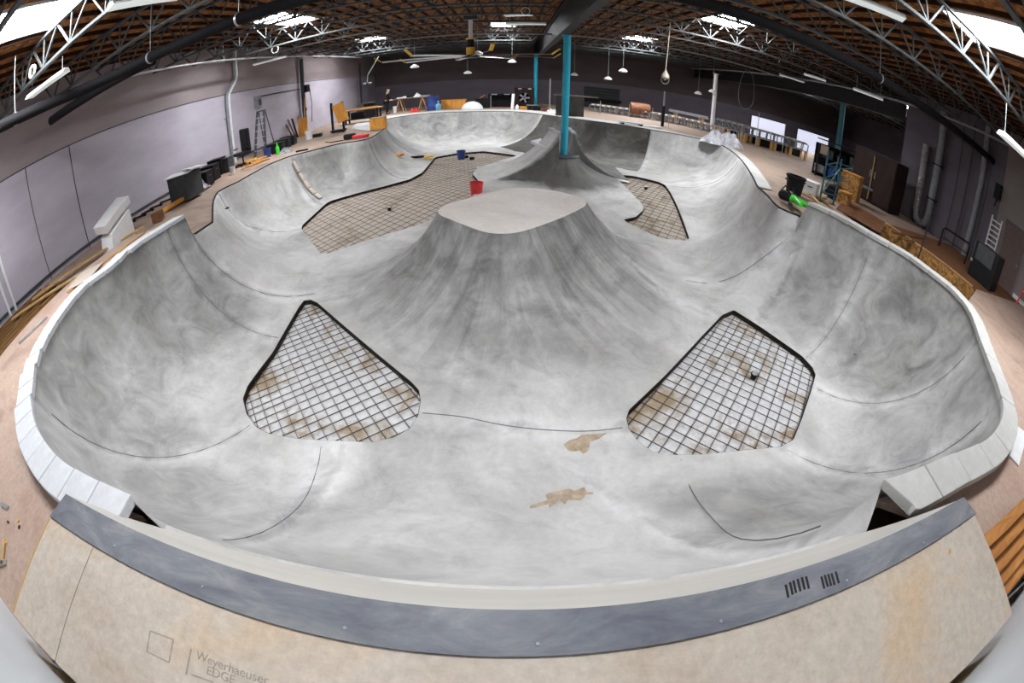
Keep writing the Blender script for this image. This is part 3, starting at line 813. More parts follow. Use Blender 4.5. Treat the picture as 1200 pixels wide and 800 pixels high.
m.beam((-2.8, -0.47, 2.6), (2.95, -0.47, 2.6), 0.04, 0.34); m.build('frame', M['lumber'], rl_)
m = MB(); m.beam((-2.87, -0.48, RAMP - 0.012), (-2.87, 0.32, RAMP - 0.012), 0.02, 0.03); m.build('edge_batten', M['lumber'], rl_)

# ------------------------------------------------------------------ room shell
ROOF = 7.7
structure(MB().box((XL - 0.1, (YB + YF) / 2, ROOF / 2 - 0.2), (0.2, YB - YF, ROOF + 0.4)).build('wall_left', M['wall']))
structure(MB().box(((XL + X3) / 2, YB + 0.1, ROOF / 2 - 0.2), (X3 - XL, 0.2, ROOF + 0.4)).build('wall_back', M['wall_dark']))
structure(MB().box(((XL + X3) / 2, YF - 0.1, ROOF / 2 - 0.2), (X3 - XL, 0.2, ROOF + 0.4)).build('wall_front', M['wall_white']))
structure(MB().box((XR + 0.1, (13.0 + 7.3) / 2, ROOF / 2 - 0.2), (0.2, 5.7, ROOF + 0.4)).build('wall_right', M['wall_r']))
structure(MB().box((XR + 0.08, (7.3 + YF) / 2, ROOF / 2 - 0.2), (0.2, 7.3 - YF, ROOF + 0.4)).build('wall_right_front', M['wall_r2']))
structure(MB().box((X3 + 0.1, (YB + YF) / 2, ROOF / 2 - 0.2), (0.2, YB - YF, ROOF + 0.4)).build('wall_far_right', M['wall_dark']))
SKY = [(-7.25, 3.45, 1.25, 2.0), (7.55, 3.75, 1.3, 2.1), (-7.85, 14.4, 1.25, 2.6), (7.4, 14.9, 1.5, 2.2), (-8.5, 26.7, 1.5, 2.2), (7.4, 26.7, 1.6, 2.4), (-0.6, 25.0, 1.3, 2.2), (-0.7, 3.6, 1.0, 1.5), (20.5, 16.0, 1.5, 2.4), (20.5, 27.5, 1.5, 2.4)]  # front centre one is added out of view to brighten plywood and volcano
# roof sheathing with openings for the skylights
xs_ = sorted({XL - 0.2, X3 + 0.2} | {s[0] - s[2] / 2 for s in SKY} | {s[0] + s[2] / 2 for s in SKY})
ys_ = sorted({YF - 0.2, YB + 0.2} | {s[1] - s[3] / 2 for s in SKY} | {s[1] + s[3] / 2 for s in SKY})
m = MB()
for i in range(len(xs_) - 1):
    for j in range(len(ys_) - 1):
        cx, cy = (xs_[i] + xs_[i + 1]) / 2, (ys_[j] + ys_[j + 1]) / 2
        if any(abs(cx - s[0]) < s[2] / 2 and abs(cy - s[1]) < s[3] / 2 for s in SKY): continue
        m.add([(xs_[i], ys_[j], ROOF), (xs_[i + 1], ys_[j], ROOF), (xs_[i + 1], ys_[j + 1], ROOF), (xs_[i], ys_[j + 1], ROOF)], [(3, 2, 1, 0)])
structure(m.build('ceiling', M['roof']), 'orange-brown timber roof sheathing')
m = MB(); x = XL + 0.3
while x < X3:
    spans = [(YF, YB)]
    for s in SKY:
        if abs(x - s[0]) < s[2] / 2 + 0.05:
            spans = [q for a_, b_ in spans for q in ((a_, min(b_, s[1] - s[3] / 2)), (max(a_, s[1] + s[3] / 2), b_)) if q[1] > q[0]]
    for a_, b_ in spans: m.beam((x, a_, ROOF - 0.05), (x, b_, ROOF - 0.05), 0.045, 0.10)
    x += 0.61
structure(m.build('ceiling_purlins', M['purlin']), 'dark purlins under the roof sheathing')
wn = ['front left', 'front right', 'middle left', 'middle right', 'rear left', 'rear right', 'rear centre', 'added unseen front centre', 'right bay', 'far right bay']
for s, w in zip(SKY, wn):
    t = thing('skylight', 'bright white roof skylight, %s one' % w, 'skylight', (s[0], s[1], ROOF), 'roof skylights')
    f = MB()
    for a_, b_ in (((-1, -1), (1, -1)), ((1, -1), (1, 1)), ((1, 1), (-1, 1)), ((-1, 1), (-1, -1))):
        f.beam((s[0] + a_[0] * s[2] / 2, s[1] + a_[1] * s[3] / 2, ROOF + 0.1), (s[0] + b_[0] * s[2] / 2, s[1] + b_[1] * s[3] / 2, ROOF + 0.1), 0.05, 0.3)
    f.build('curb', M['white'], t)
    d = MB(); n = 8; vs = []; fs = []
    for i in range(n + 1):
        for j in range(n + 1):
            u, v = i / n * 2 - 1, j / n * 2 - 1
            vs.append((s[0] + u * s[2] / 2, s[1] + v * s[3] / 2, ROOF + 0.12 + 0.22 * (1 - u ** 4) * (1 - v ** 4)))
    for i in range(n):
        for j in range(n): fs.append((i * (n + 1) + j, i * (n + 1) + j + 1, (i + 1) * (n + 1) + j + 1, (i + 1) * (n + 1) + j))
    d.add(vs, fs, True).build('dome', M['sky'], t)
    MB().beam((s[0] - s[2] / 2, s[1], ROOF + 0.08), (s[0] + s[2] / 2, s[1], ROOF + 0.08), 0.02, 0.02).build('glazing_bar', M['steel'], t)

# open-web joists, one object each
def joist(xa, xb, y, label, group):
    zt, zb = ROOF - 0.15, ROOF - 0.82
    t = thing('roof_joist', label, 'roof joist', ((xa + xb) / 2, y, zb), group)
    m = MB(); m.box(((xa + xb) / 2, y, zt), (xb - xa, 0.10, 0.06)); m.build('top_chord', M['joist'], t)
    m = MB(); m.box(((xa + xb) / 2, y, zb), (xb - xa - 1.2, 0.11, 0.06)); m.build('bottom_chord', M['joist'], t)
    m = MB(); L = xb - xa; n = 11; st = (L - 1.2) / n
    x0 = xa + 0.6
    m.beam((xa + 0.02, y, zt), (x0, y, zb), 0.035, 0.035); m.beam((xb - 0.02, y, zt), (xb - 0.6, y, zb), 0.035, 0.035)
    for k in range(n):
        xm = x0 + (k + 0.5) * st
        m.beam((x0 + k * st, y, zb), (xm, y, zt), 0.04, 0.04); m.beam((xm, y, zt), (x0 + (k + 1) * st, y, zb), 0.04, 0.04)
        if k: m.beam((x0 + k * st, y, zb), (x0 + k * st, y, zt), 0.03, 0.03)
    m.build('web', M['joist'], t)
    return t
GX, GX2 = 1.7, 15.75
pitch = 11.1 / 5
protoL = protoR = protoF = None
for k in range(17):
    y = 4.4 + (k - 1) * pitch
    l = '%s open-web steel roof joist from the camera, ' % ORD[k]
    gL, gR, gF = 'left bay roof joists', 'right bay roof joists', 'far right bay roof joists'
    if protoL is None:
        protoL = joist(XL + 0.02, GX - 0.1, y, l + 'left of the central girder', gL); y00 = y
        protoR = joist(GX + 0.1, GX2 - 0.1, y, l + 'right of the central girder', gR)
    else:
        copy_tree(protoL, (0, y - y00, 0), l + 'left of the central girder'); copy_tree(protoR, (0, y - y00, 0), l + 'right of the central girder')
    if k >= 5:
        if protoF is None: protoF = joist(GX2 + 0.1, GX2 + 14, y, 'nearest open-web roof joist beyond the right-hand column row', gF); yF = y
        else: copy_tree(protoF, (0, y - yF, 0), '%s open-web roof joist beyond the right-hand column row' % ORD[k - 5])
def girder(x, y0_, y1, label):
    t = thing('roof_girder', label, 'girder', (x, (y0_ + y1) / 2, 6.2), 'roof girders')
    MB().box((x, (y0_ + y1) / 2, 6.24), (0.26, y1 - y0_, 0.05)).build('bottom_flange', M['girder'], t)
    MB().box((x, (y0_ + y1) / 2, 6.75), (0.03, y1 - y0_, 1.0)).build('web', M['girder'], t)
    MB().box((x, (y0_ + y1) / 2, 7.25), (0.26, y1 - y0_, 0.05)).build('top_flange', M['girder'], t)
girder(GX, YF + 0.02, YB - 0.02, 'long grey girder under the roof carried by the blue columns')
girder(GX2, 13.05, YB - 0.02, 'grey girder under the roof over the dark teal column')
def column(x, y, z0, z1, r, mat, label, cap=True):
    t = thing('steel_column', label, 'column', (x, y, z0))
    MB().lathe((x, y, z0), [(r, 0), (r, z1 - z0)], 24).build('shaft', mat, t)
    MB().box((x, y, z0 + 0.012), (r * 3, r * 3, 0.024)).build('base_plate', M['grey'], t)
    MB().box((x, y, z1 - 0.01), (r * 2.6, r * 2.6, 0.02)).build('cap_plate', mat, t)
    return t
column(CC[0], CC[1], CZ, 6.215, 0.135, M['blue'], 'bright blue steel column rising from the concrete cone')
q = PY(627.5, 100, 31.5); column(q.x, q.y, DECK, 6.215, 0.13, M['blue'], 'bright blue steel column on the rear deck beside dark cabinet')
q = P(833.6, 152); column(q.x, q.y, DECK, 6.3, 0.14, M['white'], 'white steel column on the rear deck behind the stud frames')
column(15.9, 17.7, DECK, 6.215, 0.16, M['teal'], 'dark teal column behind the brown cabinets')
#<P2>
# ------------------------------------------------------------------ generic makers
def at_group(o, group): o['group'] = group; return o
def bucket(pos, r, h, mat, label, handle=True, cat='bucket'):
    t = thing('bucket', label, cat, pos)
    x, y, z = pos
    MB().lathe((x, y, z), [(r * 0.82, 0), (r * 0.98, h * 0.92), (r * 1.06, h * 0.93), (r * 1.06, h), (r * 0.97, h), (r * 0.80, 0.03)], 20).build('body', mat, t)
    if handle:
        MB().tube([(x + r * math.cos(a) * 1.06, y - 0.35 * r * math.sin(a), z + h * 0.9 - 0.75 * r * math.sin(a)) for a in np.linspace(0, PI, 9)], 0.006, 5).build('handle', M['steel'], t)
    return t
def crate(pos, d, rz_, mat, label, name='crate', cat='crate', lidmat=None, group=None):
    x, y, z = pos
    t = thing(name, label, cat, pos, group)
    R = Matrix.Rotation(rz_, 3, 'Z')
    m = MB(); w = 0.03
    m.box((x, y, z + d[2] / 2), d, rz_); m.build('body', mat, t, bevel=0.012)
    m = MB()
    m.box((x, y, z + d[2] + 0.012), (d[0] + 0.03, d[1] + 0.03, 0.035), rz_); m.build('lid', lidmat or mat, t, bevel=0.006)
    for s in (-1, 1):
        p = Vector((x, y, z + d[2] * 0.7)) + R @ Vector((s * (d[0] / 2 + 0.012), 0, 0))
        MB().box(p, (0.025, d[1] * 0.35, 0.03), rz_).build('handle', M['grey'], t)
    return t
def board(a, b, w, h, mat, label, name='plank', cat='plank', group=None):
    o = MB().beam(a, b, w, h).build(name, mat, bevel=0.003); return tag(o, label, cat, group)
def pole(a, b, r, mat, label, name='pole', cat='pole', group=None, n=8):
    o = MB().tube([a, b], r, n).build(name, mat); return tag(o, label, cat, group)
def panel(c, d, rz_, tilt, mat, label, name='board', cat='board', group=None):
    R = Matrix.Rotation(rz_, 3, 'Z') @ Matrix.Rotation(tilt, 3, 'X')
    o = MB().box(Vector(c) + R @ Vector((0, 0, d[2] / 2)), d, rot=R).build(name, mat, bevel=0.004); return tag(o, label, cat, group)
def heap(pos, r, h, mat, label, name, cat, seed=1, n=26, sx=1.0, rz_=0.0):
    """a crumpled sheet: a folded dome with sharp creases"""
    q = random.Random(seed); x, y, z = pos; vs = [(x, y, z + h * 0.8)]; fs = []
    R = Matrix.Rotation(rz_, 3, 'Z')
    for j in range(1, 7):
        for k in range(n):
            a = 2 * PI * k / n; rr_ = r * j / 6 * q.uniform(0.82, 1.15); zz = h * (1 - (j / 6) ** 1.8) * q.uniform(0.55, 1.25) if j < 6 else 0.0
            v = R @ Vector((rr_ * math.cos(a) * sx, rr_ * math.sin(a), 0)); vs.append((x + v.x, y + v.y, z + max(0.0, zz)))
    for k in range(n): fs.append((0, 1 + k, 1 + (k + 1) % n))
    for j in range(5):
        for k in range(n):
            a = 1 + j * n + k; b = 1 + j * n + (k + 1) % n; fs.append((a, a + n, b + n, b))
    o = MB().add(vs, fs).build(name, mat); return tag(o, label, cat)
def dome(pos, rx, ry, h, rz_, mat, label, name, cat):
    vs = []; fs = []; R = Matrix.Rotation(rz_, 3, 'Z')
    for j in range(7):
        f = j / 6 * PI / 2
        for k in range(20):
            a = 2 * PI * k / 20; v = R @ Vector((rx * math.cos(a) * math.cos(f), ry * math.sin(a) * math.cos(f), 0))
            vs.append((pos[0] + v.x, pos[1] + v.y, pos[2] + h * math.sin(f) * (1 + 0.05 * math.sin(5 * a))))
    for j in range(6):
        for k in range(20): fs.append((j * 20 + k, j * 20 + (k + 1) % 20, (j + 1) * 20 + (k + 1) % 20, (j + 1) * 20 + k))
    return tag(MB().add(vs, fs, True).build(name, mat), label, cat)

# ------------------------------------------------------------------ left wall
def lw(px, py): return PX(px, py, XL)
pole((XL + 0.04, 0.6, 2.46), (XL + 0.04, 21.0, 2.44), 0.035, M['grey'], 'long dark conduit running low along the pale left wall', 'conduit', 'conduit')
o = MB().beam((XL + 0.004, YF, 5.54), (XL + 0.004, YB, 5.42), 0.03, 0.03).build('trim_2', M['grey']); structure(o)
for k, (y, n) in enumerate(((5.66, 3), (7.44, 4), (33.4, 5))):
    structure(MB().beam((XL + 0.004, y, 2.3), (XL + 0.004, y, 5.5), 0.025, 0.02).build('trim_%d' % n, M['grey']))
t = thing('wall_pipe', 'pair of tall pipes with a jog high on the left wall', 'pipe', (XL + 0.12, 16.0, DECK))
for dy, m_ in ((0.0, 'midgrey'), (0.19, 'white')):
    MB().tube([(XL + 0.10, 16.0 + dy, DECK), (XL + 0.10, 16.05 + dy, 5.35), (XL + 0.10, 16.12 + dy, 5.5), (XL + 0.10, 16.75 + dy, 6.1), (XL + 0.10, 16.8 + dy, 6.3), (XL + 0.10, 16.8 + dy, 7.5)], 0.065, 10).build('pipe', M[m_], t)
MB().box((XL + 0.06, 16.1, 4.4), (0.1, 0.4, 0.05)).build('bracket', M['steel'], t)
t = thing('wall_post', 'dark grey post with pulley hardware against the left wall', 'post', (XL + 0.2, 23.5, DECK))
MB().lathe((XL + 0.2, 23.5, DECK), [(0.12, 0), (0.12, 4.6)], 14).build('shaft', M['grey'], t)
MB().box((XL + 0.42, 23.6, 5.0), (0.2, 0.35, 0.45)).build('pulley_box', M['dark'], t)
MB().tube([(XL + 0.45, 23.9, 5.0), (XL + 0.48, 24.0, 4.0), (XL + 0.45, 23.9, 2.9)], 0.02, 6).build('cable', M['dark'], t)
MB().lathe((XL + 0.35, 23.3, 3.6), [(0.05, 0), (0.12, 0.08), (0.12, 0.2), (0.05, 0.3)], 10).build('hook', M['dark'], t)
q = lw(300.5, 119.5)
t = thing('switch_box', 'small grey electric box on the left wall', 'electric box', (XL + 0.1, q.y, q.z - 0.35))
MB().box((XL + 0.09, q.y, q.z), (0.18, 0.45, 0.6)).build('case', M['midgrey'], t, bevel=0.02)
MB().box((XL + 0.19, q.y + 0.05, q.z - 0.05), (0.03, 0.2, 0.3)).build('door', M['grey'], t)
pole((XL + 0.05, q.y + 0.2, q.z + 0.25), (XL + 0.05, 23.4, 5.05), 0.025, M['dark'], 'thin conduit between electric box and grey wall post', 'conduit', 'conduit')
pole((XL + 0.1, 34.0, DECK), (XL + 0.1, 34.0, 6.6), 0.07, M['grey'], 'slim dark pipe far along the left wall', 'wall_pipe', 'pipe')
for a, b, l in (((3, 298), (16, 356), 'right-hand white downpipe at the near end of the left wall'), ((-3, 312), (9, 362), 'left-hand white downpipe at the near end of the left wall')):
    A, B = lw(*a), lw(*b); pole((XL + 0.06, B.y, 2.0), (XL + 0.06, B.y, 5.5), 0.05, M['white'], l, 'downpipe', 'pipe', 'downpipes on the left wall')
# joists of the unfinished deck, ledger boards and loose timber
for k in range(8):
    x = -9.2 - k * 0.36
    board((x, 0.4 + 0.08 * k, 2.25), (x, 5.2 - 0.14 * (k % 3), 2.25), 0.045, 0.2, M['lumber_shade'], '%s bare deck joist from the left coping' % ORD[k], 'deck_joist', 'joist', 'bare joists of the left deck')
structure(MB().box((-10.6, 2.6, 2.12), (2.9, 5.4, 0.06)).build('floor_joist_shade', M['form']), 'black sheet standing in for shade under the bare joists')  # black sheet paints in the shade between and below the joists
A, B = P(14, 374, 2.4), P(112, 311, 2.4); board(A, B, 0.14, 0.04, M['lumber'], 'long weathered plank lying across the bare joists')
A, B = P(38, 351, 2.42), P(168, 266, 2.42); board(A, B, 0.2, 0.04, M['lumber'], 'wide plank reaching to the white block obstacle', group=None)
A, B = P(80, 343, 2.44), P(170, 272, 2.44); board(A, B, 0.12, 0.04, M['lumber'], 'narrow plank nearest the left coping')
A, B = P(88, 326, 2.47), P(112, 322, 2.47); panel((A + B) / 2, (0.7, 0.9, 0.02), 0.5, 0.0, M['ply'], 'ragged plywood offcut on the ends of the bare joists', 'plywood_offcut', 'plywood')
A, B = P(22, 402, 2.46), P(55, 371, 2.46); board(A, B, 0.06, 0.04, M['galv'], 'shiny aluminium straightedge beside the left coping', 'straightedge', 'straightedge')
A, B = P(183, 252, DECK + 0.08), P(224, 227, DECK + 0.08); board(A, B, 0.16, 0.12, M['orange'], 'long orange timber on the left deck', 'timber', 'timber')
q = P(186, 259); o = MB().box((q.x, q.y, q.z + 0.14), (0.3, 0.3, 0.28), 0.3).build('paver_block', M['redwood'], bevel=0.02); tag(o, 'red brown block at the end of the orange timber', 'block')
for k, (px, py) in enumerate(((152, 262), (164, 255), (173, 249), (183, 243), (196, 236), (208, 230))):
    q = P(px, py); t = thing('clamp', '%s black clamp along the foot of the left wall' % ORD[k], 'clamp', q, 'black clamps by the wall')
    MB().box((q.x, q.y, q.z + 0.04), (0.5, 0.08, 0.05), 0.6).build('bar', M['dark'], t); MB().box((q.x + 0.2, q.y + 0.1, q.z + 0.06), (0.07, 0.2, 0.12), 0.6).build('jaw', M['dark'], t)
# white block obstacle
t = thing('block_obstacle', 'white painted angular block with a tilted slab on top', 'block obstacle', (-9.75, 7.05, DECK))
Rb = Matrix.Rotation(0.12, 3, 'Z')
m = MB(); pr = [(-0.52, 0), (0.52, 0), (0.52, 0.72), (-0.40, 0.42)]
vs = [Vector((-9.75, 7.05, DECK)) + Rb @ Vector((sx, y_, z_)) for sx in (-0.25, 0.25) for y_, z_ in pr]
m.add(vs, [(0, 1, 2, 3), (7, 6, 5, 4), (4, 5, 1, 0), (5, 6, 2, 1), (6, 7, 3, 2), (7, 4, 0, 3)]).build('base_block', M['white'], t, bevel=0.01)
Rt = Rb @ Matrix.Rotation(math.radians(17), 3, 'X') @ Matrix.Rotation(math.radians(8), 3, 'Y')
MB().box(Vector((-9.8, 7.1, DECK + 0.80)), (0.5, 1.25, 0.24), rot=Rt).build('top_slab', M['white'], t, bevel=0.015)
# storage along the left wall
q = P(223, 232); t = thing('waste_bin', 'dark grey open bin with white boards laid over it', 'bin', (q.x - 0.3, q.y + 0.2, DECK))
m = MB(); x, y, z = q.x - 0.3, q.y + 0.2, DECK
for dx, dy, sx, sy in ((-.42, 0, .04, .8), (.42, 0, .04, .8), (0, -.4, .84, .04), (0, .4, .84, .04)): m.box((x + dx, y + dy, z + 0.4), (sx, sy, 0.8))
m.box((x, y, z + 0.02), (0.84, 0.8, 0.04)); m.build('bin_wall', M['grey'], t)
panel((x + 0.05, y - 0.25, DECK + 0.84), (1.0, 0.55, 0.03), 0.2, 0.06, M['white'], 'upper white board on the grey bin', 'white_board', 'board')
panel((x + 0.45, y + 0.1, DECK + 0.88), (0.9, 0.6, 0.03), -0.5, -0.1, M['white'], 'larger white board sticking out over the grey bin', 'white_board', 'board')
q = P(233, 222); heap((q.x, q.y, DECK), 0.45, 0.5, M['glassy'], 'crumpled clear plastic in front of the grey bin', 'plastic_sheet', 'plastic', 3)
for k, (px, py) in enumerate(((247, 217), (255, 210), (263, 203))):
    q = P(px, py); crate((q.x - 0.3, q.y, DECK), (0.6, 0.55, 0.5 + 0.06 * k), 0.2, M['dark'], '%s black crate in the row by the grey bin' % ORD[k], group='black crates in a row')
q = P(272, 200); crate((q.x - 0.2, q.y, DECK), (0.4, 0.45, 0.55), 0.1, M['grey'], 'dark box at the foot of the wall pipes')
q = P(275, 203); bucket((q.x, q.y - 0.1, DECK), 0.10, 0.28, M['white'], 'small white tub below the wall pipes', False)
# office chair
q = P(294, 192); x, y, z = q.x - 0.35, q.y, DECK
t = thing('office_chair', 'black high-backed office chair against the left wall', 'chair', (x, y, z))
m = MB(); m.lathe((x, y, z + 0.06), [(0.03, 0), (0.03, 0.4)], 10); m.build('gas_column', M['dark'], t)
for k in range(5):
    a = 2 * PI * k / 5; MB().beam((x, y, z + 0.09), (x + 0.32 * math.cos(a), y + 0.32 * math.sin(a), z + 0.06), 0.05, 0.04).build('foot', M['dark'], t)
    MB().lathe((x + 0.32 * math.cos(a), y + 0.32 * math.sin(a), z), [(0.02, 0), (0.035, 0.02), (0.02, 0.05)], 8).build('caster', M['dark'], t)
MB().box((x, y, z + 0.5), (0.6, 0.6, 0.14), -0.5).build('seat', M['dark'], t, bevel=0.05)
MB().box((x + 0.05, y + 0.25, z + 1.0), (0.72, 0.16, 0.95), -0.5).build('backrest', M['dark'], t, bevel=0.06)
for s in (-1, 1): MB().box((x + s * 0.3, y, z + 0.72), (0.06, 0.4, 0.05), 0.2).build('armrest', M['dark'], t, bevel=0.02)
ws = [(284, 193), (290, 196), (296, 194), (301, 190), (306, 186), (309, 189), (288, 190), (299, 187), (293, 189), (312, 184)]
for k, (px, py) in enumerate(ws):
    q = P(px, py, DECK + 0.03 + 0.05 * (k % 3)); a = rnd.uniform(0, PI)
    board((q.x - 0.25 * math.cos(a), q.y - 0.25 * math.sin(a), q.z), (q.x + 0.25 * math.cos(a), q.y + 0.25 * math.sin(a), q.z + 0.04), 0.09, 0.05, M['orange'], '%s orange wood scrap before the office chair' % ORD[k], 'wood_scrap', 'wood scrap', 'scraps before the office chair')
# step ladder
q = P(318, 181); x, y = q.x - 0.5, q.y
t = thing('step_ladder', 'dark grey aluminium step ladder standing open by the left wall', 'ladder', (x, y, DECK))
H_ = 2.0
for s in (-1, 1):
    MB().beam((x + s * 0.30, y - 0.1, DECK), (x + s * 0.17, y + 0.32, DECK + H_), 0.10, 0.05).build('rail', M['grey'], t)
    MB().beam((x + s * 0.28, y + 0.85, DECK), (x + s * 0.17, y + 0.42, DECK + H_), 0.04, 0.03).build('rear_leg', M['grey'], t)
for k in range(6):
    f = (k + 1) / 7; MB().box((x, y - 0.1 + 0.42 * f, DECK + H_ * f), (0.60 - 0.24 * f, 0.09, 0.03)).build('tread', M['galv'], t)
MB().box((x, y + 0.36, DECK + H_), (0.40, 0.2, 0.05)).build('top_cap', M['grey'], t, bevel=0.01)
q = P(314, 184); bucket((q.x, q.y, DECK), 0.17, 0.38, M['bluep'], 'blue bucket at the foot of the step ladder')
q = P(326, 181); o = MB().lathe((q.x, q.y, DECK), [(0.08, 0), (0.08, 0.3), (0.03, 0.38), (0.02, 0.55)], 12).build('spray_bottle', M['green']); tag(o, 'green bottle right of the step ladder', 'bottle')
for k, (px, py) in enumerate(((331, 178), (338, 173), (345, 169))):
    q = P(px, py); crate((q.x - 0.3, q.y, DECK), (0.7, 0.6, 0.42), 0.25, M['dark'], '%s black tool bin right of the step ladder' % ORD[k], 'tool_bin', 'bin', group='black tool bins')
q = P(337, 178); heap((q.x, q.y - 0.1, DECK), 0.35, 0.2, M['midgrey'], 'grey rag heap before the black tool bins', 'rag', 'rag', 5)
st = [((345, 163), (332, 147), 'dark', 0.035), ((347, 162), (337, 140), 'redwood', 0.04), ((349, 161), (342, 139), 'dark', 0.05), ((340, 164), (327, 158), 'lumber', 0.03), ((343, 163), (336, 147), 'redwood', 0.03)]
for k, (a, b, m_, r_) in enumerate(st):
    A = P(*a); B = PY(b[0], b[1], A.y + 0.35); B.x = max(B.x, XL + 0.06); A.x = max(A.x, XL + 0.08); board(A, B, r_ * 2, r_, M[m_], '%s upright stick leaning behind the black tool bins' % ORD[k], 'stick', 'stick', 'sticks leaning on the left wall')
A = P(354, 158); B = PY(346, 117, A.y + 0.6); A.x = max(A.x, XL + 0.45); B.x = max(B.x, XL + 0.42); pole(A, B, 0.04, M['lumber'], 'long pale pole leaning on the grey wall post', n=6)
q = P(354, 160); panel((q.x, q.y + 0.15, DECK), (0.55, 0.08, 1.05), 0.1, -0.16, M['orange'], 'orange plywood board leaning by the grey wall post')
q = P(362.5, 163); bucket((q.x, q.y, DECK), 0.2, 0.42, M['white'], 'white bucket beside the orange plywood board')
q = P(371, 160.5); crate((q.x, q.y, DECK), (0.55, 0.3, 0.14), 0.1, M['dark'], 'low black case right of the white bucket', 'case', 'case')
q = P(354, 177); o = MB().box((q.x, q.y, DECK + 0.03), (0.5, 0.14, 0.06), 0.3).build('short_block', M['dark'], bevel=0.01); tag(o, 'short black block lying near the left rear rim', 'block')
# red saw on its case near the rim
q = P(414, 163); t = thing('circular_saw', 'red power saw lying on the deck by the left rear rim', 'power saw', q)
MB().box((q.x + 0.35, q.y - 0.05, DECK + 0.1), (0.7, 0.22, 0.14), 0.25).build('motor_housing', M['red'], t, bevel=0.04)
MB().box((q.x - 0.15, q.y, DECK + 0.14), (0.5, 0.3, 0.22), 0.25).build('guard', M['dark'], t, bevel=0.05)
MB().tube([(q.x - 0.4, q.y - 0.1, DECK + 0.02), (q.x - 0.9, q.y - 0.3, DECK + 0.02), (q.x - 1.3, q.y + 0.1, DECK + 0.02)], 0.02, 5).build('cord', M['dark'], t)
# rack, bench and bins at the far left
q = P(397, 155); x, y = q.x, q.y
t = thing('panel_rack', 'black upright rack with an orange board slanted in it', 'rack', (x, y, DECK))
for dx in (-0.3, 0.3): MB().box((x + dx, y, DECK + 0.8), (0.09, 0.12, 1.6)).build('upright', M['dark'], t)
MB().box((x, y, DECK + 0.1), (0.7, 0.5, 0.1)).build('base', M['dark'], t)
panel((x + 0.35, y - 0.05, DECK + 0.55), (0.62, 0.05, 1.0), 0.0, 0.0, M['orange'], 'orange plywood sheet slanted against the black rack').rotation_euler = (0, math.radians(-18), 0)
q = P(418, 146); x, y = q.x, q.y + 1.2
t = thing('workbench', 'timber topped workbench near the left rear corner', 'workbench', (x, y, DECK))
MB().box((x, y, DECK + 0.82), (2.3, 0.8, 0.06), 0.1).build('top', M['lumber_x'], t)
for sx in (-1, 1):
    for sy in (-0.3, 0.3): MB().box((x + sx * 1.0, y + sy, DECK + 0.4), (0.09, 0.09, 0.8), 0.1).build('leg', M['dark'], t)
MB().box((x, y, DECK + 0.25), (2.0, 0.7, 0.05), 0.1).build('shelf', M['dark'], t)
crate((x - 0.3, y, DECK + 0.28), (0.8, 0.5, 0.35), 0.1, M['dark'], 'black box on the workbench shelf')
board((x - 0.8, y - 0.1, DECK + 0.88), (x + 0.9, y + 0.2, DECK + 0.88), 0.25, 0.05, M['orange'], 'orange plank lying on the workbench')
q = P(429, 137); crate((q.x, q.y + 0.3, DECK), (1.3, 0.8, 0.95), 0.0, M['grey'], 'big dark chest behind the workbench', 'chest', 'chest')
q = P(434, 137.5); t = thing('wheelie_bin', 'tall dark bin in front of the dark chest', 'bin', (q.x, q.y, DECK))
MB().box((q.x, q.y, DECK + 0.5), (0.6, 0.6, 1.0), 0.1, taper=1.12).build('body', M['dark'], t, bevel=0.03); MB().box((q.x, q.y, DECK + 1.03), (0.74, 0.74, 0.06), 0.1).build('lid', M['grey'], t, bevel=0.02)
q = P(442, 152); t = thing('plywood_box', 'orange plywood box at the left rear corner of the bowl', 'box', (q.x, q.y + 0.2, DECK))
MB().box((q.x, q.y + 0.25, DECK + 0.28), (0.72, 0.5, 0.56), 0.05).build('body', M['orange'], t, bevel=0.008); MB().box((q.x, q.y + 0.25, DECK + 0.575), (0.76, 0.54, 0.03), 0.05).build('lid', M['lumber_x'], t)
q = P(450, 150); o = MB().box((q.x, q.y + 0.1, DECK + 0.3), (0.10, 0.5, 0.6), 0.1).build('corner_plate', M['dark'], bevel=0.01); tag(o, 'black plate beside the orange plywood box', 'plate')

# ------------------------------------------------------------------ the worker
def skin(name, joints, edges, mat, parent, sub=2):
    me = bpy.data.meshes.new(name)
    off = Vector(parent['_o'])
    me.from_pydata([tuple(Vector(j[0]) - off) for j in joints], edges, [])
    o = bpy.data.objects.new(name, me); C.objects.link(o)
    md = o.modifiers.new('skin', 'SKIN')
    for v, j in zip(me.skin_vertices[0].data, joints): v.radius = (j[1], j[2] if len(j) > 2 else j[1])
    me.skin_vertices[0].data[0].use_root = True
    sb = o.modifiers.new('sub', 'SUBSURF'); sb.levels = sub; sb.render_levels = sub
    dg = bpy.context.evaluated_depsgraph_get(); ev = o.evaluated_get(dg)
    nm = bpy.data.meshes.new_from_object(ev); nm.name = name
    o.modifiers.clear(); o.data = nm
    nm.materials.clear(); nm.materials.append(mat)
    nm.polygons.foreach_set('use_smooth', [True] * len(nm.polygons))
    o.parent = parent; return o
q = P(453.5, 134); X, Y = q.x, q.y
t = thing('person', 'person in black work clothes and pale cap standing by the long table', 'person', (X, Y, DECK))
def W3(a, b, c): return (X + a, Y + b, DECK + c)      # facing +x, towards the table
